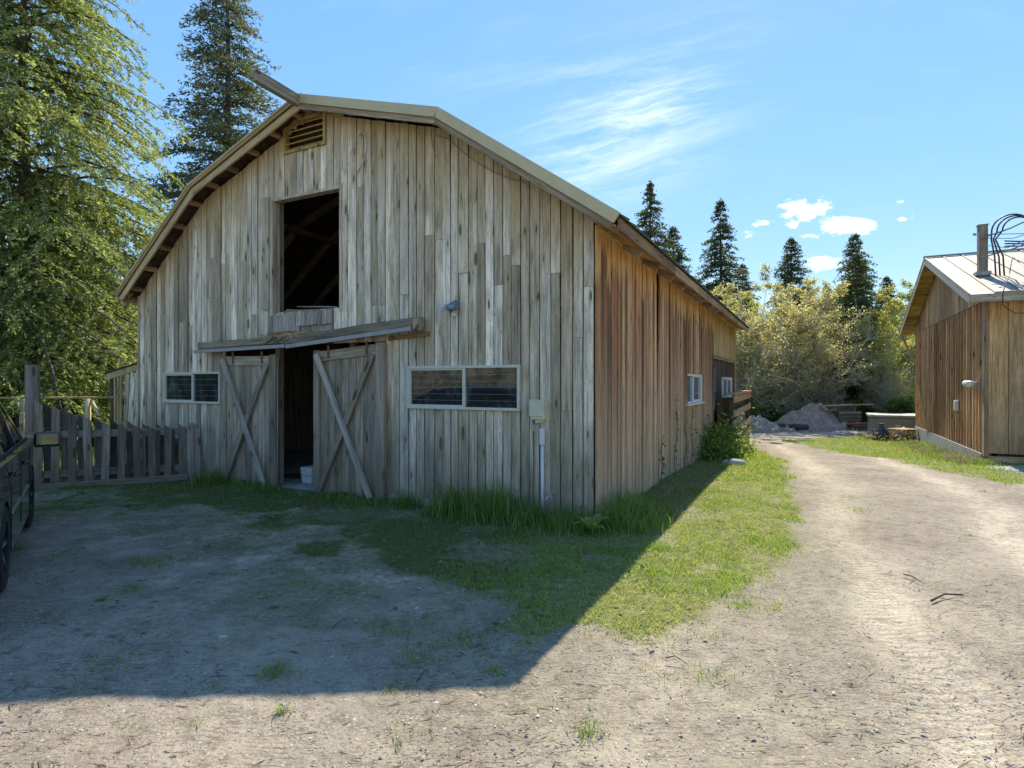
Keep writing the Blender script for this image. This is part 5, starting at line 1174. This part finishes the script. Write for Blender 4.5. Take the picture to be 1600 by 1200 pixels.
# rough growth at the wood edge
X = rg.uniform(5, 26, 20000); Y = rg.uniform(24.3, 30, 20000)
o = blades('woodland_edge_grass', X, Y, .22 * fbm(X, Y, 62, 3) * rg.uniform(.3, 1.4, len(X)), np.full(len(X), .025), M_tall, .7, 14); props(o, 'rough grass along the far edge of the drive under the trees', 'grass', kind='stuff')

# ---------------------------------------------------------------- litter: pebbles, leaves, needles
def pebbles(name, X, Y, S, mat, label, cat, seed=3):
    r = np.random.default_rng(seed); n = len(X); base = np.array([(1, 0, 0), (.3, .9, 0), (-.8, .55, 0), (-.8, -.6, 0), (.35, -.9, 0), (.1, .05, .62), (0, 0, -.5)])
    V = base[None] * (S[:, None, None] * r.uniform(.6, 1.25, (n, 7, 3))); a = r.uniform(0, 6.28, n); ca, sa = np.cos(a)[:, None], np.sin(a)[:, None]
    V = np.stack([V[..., 0] * ca - V[..., 1] * sa, V[..., 0] * sa + V[..., 1] * ca, V[..., 2]], 2); V += np.stack([X, Y, ground_z(X, Y) + .002], 1)[:, None]
    tri = np.array([(0, 1, 5), (1, 2, 5), (2, 3, 5), (3, 4, 5), (4, 0, 5)]); Fq = (np.arange(n)[:, None, None] * 7 + tri[None]).reshape(-1, 3)
    o = np_mesh(name, V.reshape(-1, 3), Fq, mat, {'v': np.repeat(r.uniform(0, 1, n), 7)}); return props(o, label, cat, kind='stuff')
def stonemat():
    m, t, b = new_mat('gravel_stones'); a = t.n('ShaderNodeAttribute', attribute_name='v')
    t.put(b.inputs['Base Color'], t.ramp(a.outputs['Fac'], [(0, (.17, .155, .14)), (.5, (.30, .28, .245)), (.85, (.40, .38, .33)), (1, (.55, .53, .48))])); b.inputs['Roughness'].default_value = .9; return m
M_gravel = stonemat()
n = 17000; yy = 2. + 9 * rg.uniform(0, 1, n) ** 1.6; xx = rg.uniform(-1.05, 1.1, n) * yy; k = ~inside_buildings(xx, yy) & (grass_mask(xx, yy) < .7)
pebbles('gravel', xx[k], yy[k], rg.gamma(2.2, .0014, k.sum()) + .0014, M_gravel, 'loose small gravel scattered over the dirt yard and drive', 'gravel')
M_litter = leafmat('brown_litter', [(.05, .038, .026), (.10, .07, .045), (.18, .12, .07), (.27, .20, .13)], .1)
n = 20000; yy = 2. + 12 * rg.uniform(0, 1, n) ** 1.5; xx = rg.uniform(-1., 1.1, n) * yy; cl = fbm(xx * 1.1, yy * 1.1, 83, 4); k = ~inside_buildings(xx, yy) & (cl > rg.uniform(.36, .66, n)); xx, yy = xx[k], yy[k]; n = len(xx)
a = rg.normal(.1, .55, n); ax = np.stack([np.cos(a), np.sin(a), rg.normal(0, .1, n)], 1); s_ = np.stack([-np.sin(a), np.cos(a), rg.normal(0, .2, n)], 1); L = rg.gamma(2.5, .012, n) + .008
v, f_, at_ = rhombi(np.stack([xx, yy, ground_z(xx, yy) + .007], 1), ax, s_, L, .0035 + L * .05, rg.uniform(0, 1, n)); o = np_mesh('needle_litter', v, f_, M_litter, {'v': at_}); props(o, 'dark needles and twig bits strewn across the drive', 'litter', kind='stuff')
n = 700; yy = 3.5 + 6.5 * rg.uniform(0, 1, n); xx = rg.uniform(-1., .25, n) * yy; k = ~inside_buildings(xx, yy) & (grass_mask(xx, yy) > rg.uniform(0, 1, n) * .6 - .1); xx, yy = xx[k], yy[k]; n = len(xx)
ax = unit(rg.normal(0, 1, (n, 3)) * np.array([1, 1, .3])); s_ = unit(np.cross(ax, unit(rg.normal(0, .5, (n, 3)) + np.array([0, 0, 1.])))); L = rg.uniform(.02, .07, n)
v, f_, at_ = rhombi(np.stack([xx, yy, ground_z(xx, yy) + .018], 1), ax, s_, L, L * .6, rg.uniform(.4, 1, n)); o = np_mesh('fallen_leaves', v, f_, M_litter, {'v': at_}); props(o, 'dry brown maple leaves fallen on the shaded grass', 'leaves', kind='stuff')
def stick(p0, p1, r, label):
    p0 = Vector(p0); p1 = Vector(p1); z = gz(p0.x, p0.y); m = MB(); mid = p0.lerp(p1, .5) + Vector((.0, .03, .012))
    m.tube([p0 + Vector((0, 0, z + .01)), mid + Vector((0, 0, z + .012)), p1 + Vector((0, 0, z + .008))], [r, r * .8, r * .4], 6)
    sd_ = (p1 - p0).cross(Vector((0, 0, 1))) * .35; m.tube([mid + Vector((0, 0, z + .012)), mid + sd_ + (p1 - p0) * .2 + Vector((0, 0, z + .03))], [r * .5, r * .2], 5)
    o = m.build('fallen_twig', M_bark); o.location = (0, 0, 0); props(o, label, 'twig')
def G(px, py, z=0.): t = (CAM_H - z) * 903 / (py - 597); return ((px - 800) / 903 * t, t, 0)
stick(G(1455, 940), G(1505, 930), .009, 'short dark branched twig lying right of centre on the sunlit drive')
stick(G(1412, 897), G(1445, 912), .006, 'thin bent twig just up-left of the dark branched twig on the drive')
stick(G(652, 1066), G(672, 1050), .004, 'pale stick in the shade beside the bottom edge of the barn shadow')
stick(G(520, 985), G(545, 973), .004, 'pale stick in the middle of the shaded yard')
stick(G(1040, 1030), G(1075, 1040), .004, 'thin twig near the front tip of the sunlit lawn')
for i, (px_i, py_i, s_, lab) in enumerate([(348, 1006, .022, 'flat white stone in the shaded yard'), (650, 951, .018, 'pale stone near the grass edge in the shaded yard'), (655, 920, .016, 'small pale stone nearest the tall grass in the yard'), (317, 957, .015, 'small pale stone left of the flat white stone')]):
    mm = MB().lathe([(0, 0), (s_, .004), (s_ * 1.25, s_ * .35), (s_ * .8, s_ * .7), (0, s_ * .8)], (0, 0, 0), 8); o = mm.build('yard_stone', M_gravel if False else M_conc, smooth=True); g_ = G(px_i, py_i); o.location = (g_[0], g_[1], gz(g_[0], g_[1]) - .002); o.rotation_euler = (0, 0, i); o.scale = (1.3, .8, .8); props(o, lab, 'stone')
g_ = G(1146, 722); rk = MB().lathe([(0, -.05), (.16, -.02), (.20, .06), (.13, .13), (0, .16)], (0, 0, 0), 9).build('rock', M_conc, smooth=True); rk.location = (g_[0], g_[1], gz(g_[0], g_[1])); rk.scale = (1.3, .8, .8); props(rk, 'pale rock half hidden by the vine bush at the barn side', 'rock')

# ---------------------------------------------------------------- far end of the drive
def gp(px, Y): x = (px - 800) / 903 * Y; return (x, Y, gz(x, Y))
br_ = empty('barrel', gp(1157, 21), 0, 'grey blue metal barrel beside the far corner of the barn', 'barrel')
M_barrel = plain('grey_blue_barrel', (.14, .17, .18), .5, .2, .2, 5.)
MB().lathe([(0, 0), (.27, 0), (.285, .02), (.28, .25), (.295, .27), (.28, .29), (.28, .55), (.295, .57), (.28, .59), (.285, .82), (.27, .84), (0, .83)], (0, 0, 0), 22).build('drum', M_barrel, br_, smooth=True)
MB().lathe([(.30, .82), (.30, .86), (.26, .86)], (0, 0, 0), 22).build('rim', M_barrel, br_)
M_soil = plain('reddish_soil', (.40, .285, .21), .95, 0, .35, 5., .8); M_soil2 = plain('grey_brown_soil', (.32, .265, .21), .95, 0, .35, 5., .8)
def mound(name, c, rx, ry, h, seed, label, mat):
    n = 44; g_ = np.linspace(-1, 1, n); A, B = np.meshgrid(g_, g_); r = np.hypot(A, B); z = h * np.clip(1 - r ** 1.5, 0, 1) ** .8 * (.55 + .9 * fbm(A * 2 + seed * 3, B * 2, seed, 4)) + .26 * (fbm(A * 8, B * 8, seed + 5, 4) - .5) * (r < 1); z = np.where(r >= 1, -.15, z)
    V = np.stack([(A * rx).ravel(), (B * ry).ravel(), z.ravel()], 1); i = (np.arange(n - 1)[:, None] * n + np.arange(n - 1)[None]).ravel(); Fq = np.stack([i, i + 1, i + n + 1, i + n], 1)
    o = np_mesh(name, V, Fq, mat); o.location = c; props(o, label, 'dirt mound'); return o
mound('dirt_mound', gp(1268, 25.5), 1.6, 1.3, 1.05, 3, 'reddish brown soil mound, the larger one under the olive tree', M_soil)
mound('dirt_mound', gp(1300, 25.2), .9, .9, .75, 4, 'smaller reddish soil mound touching the larger one on its right', M_soil)
mound('dirt_mound', gp(1175, 23.6), 1.15, .9, .75, 6, 'grey brown soil mound right of the barrel', M_soil2)
mound('dirt_mound', gp(1200, 23.9), 1.1, .7, .38, 8, 'low flat grey soil heap between the barrel mound and the bucket', M_soil2)
ct = empty('stone_pallet', gp(1319, 25), .15, 'dark crate stack with a plank roof beside the soil mounds', 'crate')
MB().box(-.55, .45, -.4, .4, .0, .75).build('crate_body', plain('mossy_dark_crate', (.085, .085, .065), .9, 0, .4, 4.), ct, bevel=.02)
for i in range(5): plank('slat', ct, (-.58, -.42, .08 + i * .15), (.48, -.42, .08 + i * .15), .11, .02, M_fence, wd=(0, 0, 1))
plank('plank_top', ct, (-1.2, -.1, .98), (1.3, -.05, 1.03), .28, .05, M_rafter, wd=(0, 1, 0)); plank('leg', ct, (-.5, -.1, .75), (-.5, -.1, .97), .08, .08, M_rafter); plank('leg', ct, (.4, -.1, .75), (.4, -.1, .98), .08, .08, M_rafter)
lp = empty('lumber_pile', gp(1356, 24.5), .12, 'low pile of reddish brown lumber left of the grey tub', 'lumber')
for i in range(9): plank('board', lp, (-.95 + .06 * (i % 3), -.3 + .12 * (i % 4), .06 + .055 * (i // 2)), (1.0 + .05 * (i % 2), -.3 + .12 * (i % 4) + .03, .05 + .055 * (i // 2)), .16, .045, plain('red_lumber', (.30, .155, .085), .8, 0, .3, 4.) if i == 0 else bpy.data.materials['red_lumber'], wd=(0, 1, 0))
lg = [(1228, 24.3, .10, 1.1, 'grey log lying on the far edge of the drive, left of the dark log'), (1246, 24, .13, .9, 'dark log with a sawn end on the far edge of the drive'), (1205, 24.5, .07, 1.4, 'thin pale pole lying in front of the grey soil heap')]
for i, (px_i, Y_, r_, L, lab) in enumerate(lg):
    c_ = gp(px_i, Y_); e = empty('log', (c_[0], c_[1], c_[2] + r_), .1 * i, lab, 'log', 'logs on the far edge of the drive')
    MB().tube([(-L / 2, 0, 0), (0, .02, .01), (L / 2, 0, 0)], [r_, r_ * .95, r_ * .85], 12).build('trunk', [M_bark_pale, M_bark, M_brace][i], e, smooth=True); MB().tube([(-L / 2 - .005, 0, 0), (-L / 2, 0, 0)], r_ * .9, 12).build('cut_end', M_trim, e)
bu = empty('bucket', gp(1222, 23.6), 0, 'small grey blue bucket among the logs on the far edge of the drive', 'bucket')
MB().lathe([(0, 0), (.12, 0), (.16, .32), (.17, .33), (.15, .33), (.11, .03)], (0, 0, 0), 16).build('body', M_barrel, bu, smooth=True); MB().tube([(-.16, 0, .31), (-.1, -.08, .46), (.1, -.08, .46), (.16, 0, .31)], .008, 6).build('handle', M_galv, bu)
M_tub = plain('grey_tub_plastic', (.24, .25, .215), .55, 0, .08, 2.); M_tub2 = plain('tub_cover', (.34, .35, .31), .6, 0, .1, 2.)
tb = empty('hot_tub', gp(1398, 21.2), FRAME_ROT - math.pi, 'grey square hot tub with a lid beside the shed', 'hot tub')
MB().box(-.75, 1.05, -.2, 1.3, .02, .70).build('body', M_tub, tb, bevel=.04); MB().box(-.82, 1.12, -.27, 1.37, .703, .80).build('lid', M_tub2, tb, bevel=.03)
MB().box(.0, .16, -.215, -.201, .38, .44).build('label_plate', M_white, tb); MB().box(.14, .17, -.29, -.271, .70, .8).build('lid_seam', M_tub, tb)
bg_ = empty('black_bag', gp(1377, 19.9), 0, 'black rubbish bag with a yellow tie on the grass in front of the hot tub', 'bag')
n = 0; mm = MB().lathe([(0, 0), (.20, .01), (.25, .12), (.22, .28), (.12, .42), (.05, .50), (.09, .58), (0, .56)], (0, 0, 0), 14); mm.v = [(x * (1 + .15 * math.sin(5 * math.atan2(y, x) + z * 9)), y * (1 + .15 * math.sin(4 * math.atan2(y, x) + z * 7)), z) for x, y, z in mm.v]
mm.build('sack', plain('black_plastic_bag', (.045, .05, .055), .35, 0, .3, 9., .4), bg_, smooth=True); MB().lathe([(.05, .485), (.07, .50), (.05, .515)], (0, 0, 0), 12).build('tie', plain('yellow_tie', (.42, .30, .06), .6), bg_)
bx_ = empty('wooden_box', gp(1411, 20.0), .3, 'pale slatted box beside the corner of the shed', 'box')
MB().box(-.32, .32, -.22, .22, .05, .36).build('body', M_grey_box, bx_, bevel=.01); 
for i in range(4): plank('slat', bx_, (-.38, -.25 + .16 * i, .385), (.38, -.25 + .16 * i, .385), .13, .025, M_trim, wd=(0, 1, 0))
tp = empty('pole_stack', gp(1412, 25.5), 0, 'stack of dark poles leaned together behind the hot tub', 'poles')
for i in range(9): MB().tube([(-1.1 + i * .26, 0, 0), (.0 + (i - 4) * .04, .3, 1.25)], .045, 7).build('pole', M_dark_wood, tp)
lf = leaf_pile('brush_pile', np.stack([rg.normal(0, .45, 1200), rg.normal(0, .3, 1200), np.abs(rg.normal(0, .14, 1200))], 1), .10, M_dry, 44); g_ = sw(.75, -8.3); lf.location = (g_.x, g_.y, gz(g_.x, g_.y)); props(lf, 'heap of dry leaves and clippings by the far shed foundation', 'leaf heap', kind='stuff')
# pale crushed rock pad at the right edge
X = rg.uniform(9.2, 12.5, 3500); Y = X * 0 + rg.uniform(9.7, 11.2, 3500)
pebbles('crushed_rock', X, Y, rg.gamma(3, .008, 3500) + .008, plain('grey_crushed_rock', (.30, .31, .34), .9, 0, .3, 20.), 'grey crushed rock at the foot of the shed front wall', 'gravel', 9)

# ---------------------------------------------------------------- car at the left edge
CR = Vector((-5.36, 6.34, 0)); CB = Vector((-3.9, 4.34, 0)); cf = (CR - CB).normalized(); left = Vector((-cf.y, cf.x, 0))
cpos = (CR + CB) / 2 + left * .83 + cf * .05
car = empty('parked_car', (cpos.x, cpos.y, gz(cpos.x, cpos.y)), math.atan2(cf.y, cf.x), 'dark blue black car parked in the yard, cut off by the left edge', 'car')
def carpaint():
    m, t, b = new_mat('dark_car_paint'); b.inputs['Base Color'].default_value = (.010, .014, .022, 1); b.inputs['Metallic'].default_value = .3; b.inputs['Roughness'].default_value = .30
    b.inputs['Coat Weight'].default_value = 1.; b.inputs['Coat Roughness'].default_value = .06
    tc = t.n('ShaderNodeTexCoord'); t.put(b.inputs['Base Color'], t.mix(t.smooth(t.noise(tc.outputs['Object'], 3, 6, .7), .45, .8), (.010, .014, .022), (.035, .036, .038))); return m
M_paint = carpaint(); M_cglass = glassmat('car_glass', (.008, .011, .012), .02, .1); M_chrome = plain('wheel_alloy', (.45, .47, .5), .3, .8, .1, 10.)
M_red = plain('tail_lamp_red', (.30, .02, .02), .25, 0, .1, 5.); M_clear = plain('headlamp_clear', (.5, .52, .55), .15, .2, .1, 5.); M_mirr = plain('mirror_glass', (.11, .15, .11), .03, 1., .0, 5.)
WB = 1.24; WR_ = .335; HWc = .90
# lower body: side outline with wheel arches, lofted across the width
def arch(cx, r=.40, n=12): return [(cx + r * math.cos(math.pi * (1 - i / n)), .33 + r * math.sin(math.pi * (1 - i / n))) for i in range(n + 1)]
out = [(-2.12, .34), (-1.66, .22)] + arch(-WB) + [(-.82, .20), (.82, .20)] + arch(WB) + [(1.66, .22), (2.14, .30), (2.22, .52), (2.18, .68), (2.02, .80), (1.5, .89), (1.02, .98), (-1.95, 1.02), (-2.14, .94), (-2.20, .62)]
# resample belt so shoulders can curve
def section(sx, inset, dz=0.): return [(x * sx, z + (dz if z > .6 else 0)) for x, z in out]
levels = [(-HWc + .0, .985, -.05), (-HWc + .05, .995, 0), (-HWc + .14, 1., .02), (HWc - .14, 1., .02), (HWc - .05, .995, 0), (HWc, .985, -.05)]
V_ = []; nO = len(out)
for y_, sx, dz in levels:
    for x, z in section(sx, 0, dz): V_.append((x, y_ * (1 - .05 * max(0, abs(x) - 1.6) / .6), z))
Fc = []
for l in range(len(levels) - 1):
    for i in range(nO): j = (i + 1) % nO; Fc.append((l * nO + i, (l + 1) * nO + i, (l + 1) * nO + j, l * nO + j))
Fc.append(tuple(range(nO))); Fc.append(tuple(reversed(range((len(levels) - 1) * nO, len(levels) * nO))))
body = mesh_obj('body', V_, Fc, M_paint, car)
import bmesh
bm = bmesh.new(); bm.from_mesh(body.data); bmesh.ops.triangulate(bm, faces=[f for f in bm.faces if len(f.verts) > 4]); bmesh.ops.recalc_face_normals(bm, faces=bm.faces[:]); bm.to_mesh(body.data); bm.free()
b_ = body.modifiers.new('b', 'BEVEL'); b_.width = .02; b_.segments = 2; b_.angle_limit = R(35)
# cabin: side profile (x, z, half width)
def loft(rings, name, mat, par, sm=False):
    v = []; n = len(rings[0]); f = []
    for r in rings: v += r
    for l in range(len(rings) - 1):
        for i in range(n): j = (i + 1) % n; f.append((l * n + i, l * n + j, (l + 1) * n + j, (l + 1) * n + i))
    f.append(tuple(reversed(range(n)))); f.append(tuple((len(rings) - 1) * n + i for i in range(n))); return mesh_obj(name, v, f, mat, par, smooth=sm)
def ringz(z, xf, xb, hw): return [(xf, hw * .86, z), (xf - .12, hw, z), (xb + .12, hw, z), (xb, hw * .86, z), (xb, -hw * .86, z), (xb + .12, -hw, z), (xf - .12, -hw, z), (xf, -hw * .86, z)]
loft([ringz(.96, 1.06, -1.98, .84), ringz(1.2, .62, -1.86, .78), ringz(1.43, .20, -1.66, .70), ringz(1.485, .02, -1.5, .66), ringz(1.50, -.25, -1.2, .55)], 'cabin', M_cglass, car)
rf = loft([ringz(1.425, .24, -1.70, .712), ringz(1.49, .05, -1.53, .67), ringz(1.512, -.25, -1.2, .55)], 'roof', M_paint, car)
for s in (-1, 1):
    for a, b, w_ in [((1.06, .825, .97), (.20, .70, 1.44), .07), ((.02, .855, .97), (-.06, .715, 1.44), .07), ((-.92, .855, .97), (-.90, .715, 1.44), .09), ((-1.96, .80, .98), (-1.62, .69, 1.44), .16)]:
        MB().bar((a[0], a[1] * s, a[2]), (b[0], b[1] * s, b[2]), w_, .03, (1, 0, 0)).build('pillar', M_paint, car)
    MB().bar((1.0, .865 * s, .995), (-1.9, .865 * s, 1.01), .03, .02, (0, 0, 1)).build('belt_trim', M_black, car)
    MB().bar((.78, .905 * s, .52), (-.78, .905 * s, .52), .02, .012, (0, 0, 1)).build('side_moulding', M_chrome, car)
    for x in (.90, -.04, -.86): MB().bar((x, .903 * s, .30), (x, .902 * s, .94), .008, .006, (1, 0, 0)).build('door_gap', M_black, car)
    for x in (.10, -.75): MB().tube([(x, .905 * s, .82), (x + .01, .93 * s, .83), (x + .15, .93 * s, .83), (x + .16, .905 * s, .82)], .013, 8).build('door_handle', M_paint, car, smooth=True)
    mr = loft([[(.70 + dx, s * (yy + .0), z) for dx, z in ((-.06, .93), (.05, .91), (.09, .99), (.05, 1.07), (-.06, 1.08))] for yy in (.95, 1.02, 1.14, 1.17)], 'mirror_housing', M_paint, car)
    b_ = mr.modifiers.new('b', 'BEVEL'); b_.width = .022; b_.segments = 3
    MB().bar((.72, .84 * s, .95), (.72, .97 * s, .97), .05, .04, (0, 0, 1)).build('mirror_arm', M_paint, car)
    MB().box(.634, .639, min(.975 * s, 1.145 * s), max(.975 * s, 1.145 * s), .95, 1.06).build('mirror_glass', M_mirr, car)
    for cx in (-WB, WB):
        steer = -.0
        wh = MB().lathe([(.20, -.11), (.30, -.112), (WR_ - .01, -.095), (WR_, -.06), (WR_, .06), (WR_ - .01, .095), (.30, .112), (.22, .105), (.20, -.11)], (0, 0, 0), 36, 'y').build('tyre', M_black, car, Matrix.Translation((cx, .79 * s, WR_)), smooth=True)
        MB().lathe([(.225, .095), (.215, .06), (.20, .0), (.20, -.1)], (0, 0, 0), 32, 'y').lathe([(0, .04), (.05, .05), (.06, .03), (.2, .0)], (0, 0, 0), 32, 'y').build('rim', M_chrome, wh, Matrix.Rotation(0 if s > 0 else math.pi, 4, 'Z'), smooth=True)
        sp = MB()
        for k in range(7):
            a = 2 * math.pi * k / 7; sp.bar((.04 * math.cos(a), .075 * s, .04 * math.sin(a)), (.215 * math.cos(a), .088 * s, .215 * math.sin(a)), .035, .02, (-math.sin(a), 0, math.cos(a)))
        sp.build('spokes', M_chrome, wh)
        MB().lathe([(.41, -.02), (.43, .0), (.41, .03), (.395, .0), (.41, -.02)], (cx, .885 * s, WR_), 32, 'y').build('wheel_arch_trim', M_black, car) if False else None
    MB().box(-2.205, -2.10, min(.55 * s, .86 * s), max(.55 * s, .86 * s), .70, .92).build('tail_light', M_red, car, bevel=.02)
    MB().box(2.04, 2.17, min(.50 * s, .84 * s), max(.50 * s, .84 * s), .60, .72).build('headlight', M_clear, car, bevel=.02)
MB().box(-2.27, -2.12, -.82, .82, .34, .60).build('rear_bumper', M_paint, car, bevel=.04); MB().box(2.12, 2.27, -.80, .80, .30, .52).build('front_bumper', M_paint, car, bevel=.04)
MB().box(-2.222, -2.20, -.26, .26, .68, .80).build('plate_holder', M_black, car); MB().box(-1.9, 1.9, -.7, .7, .18, .5).build('underbody', M_black, car)
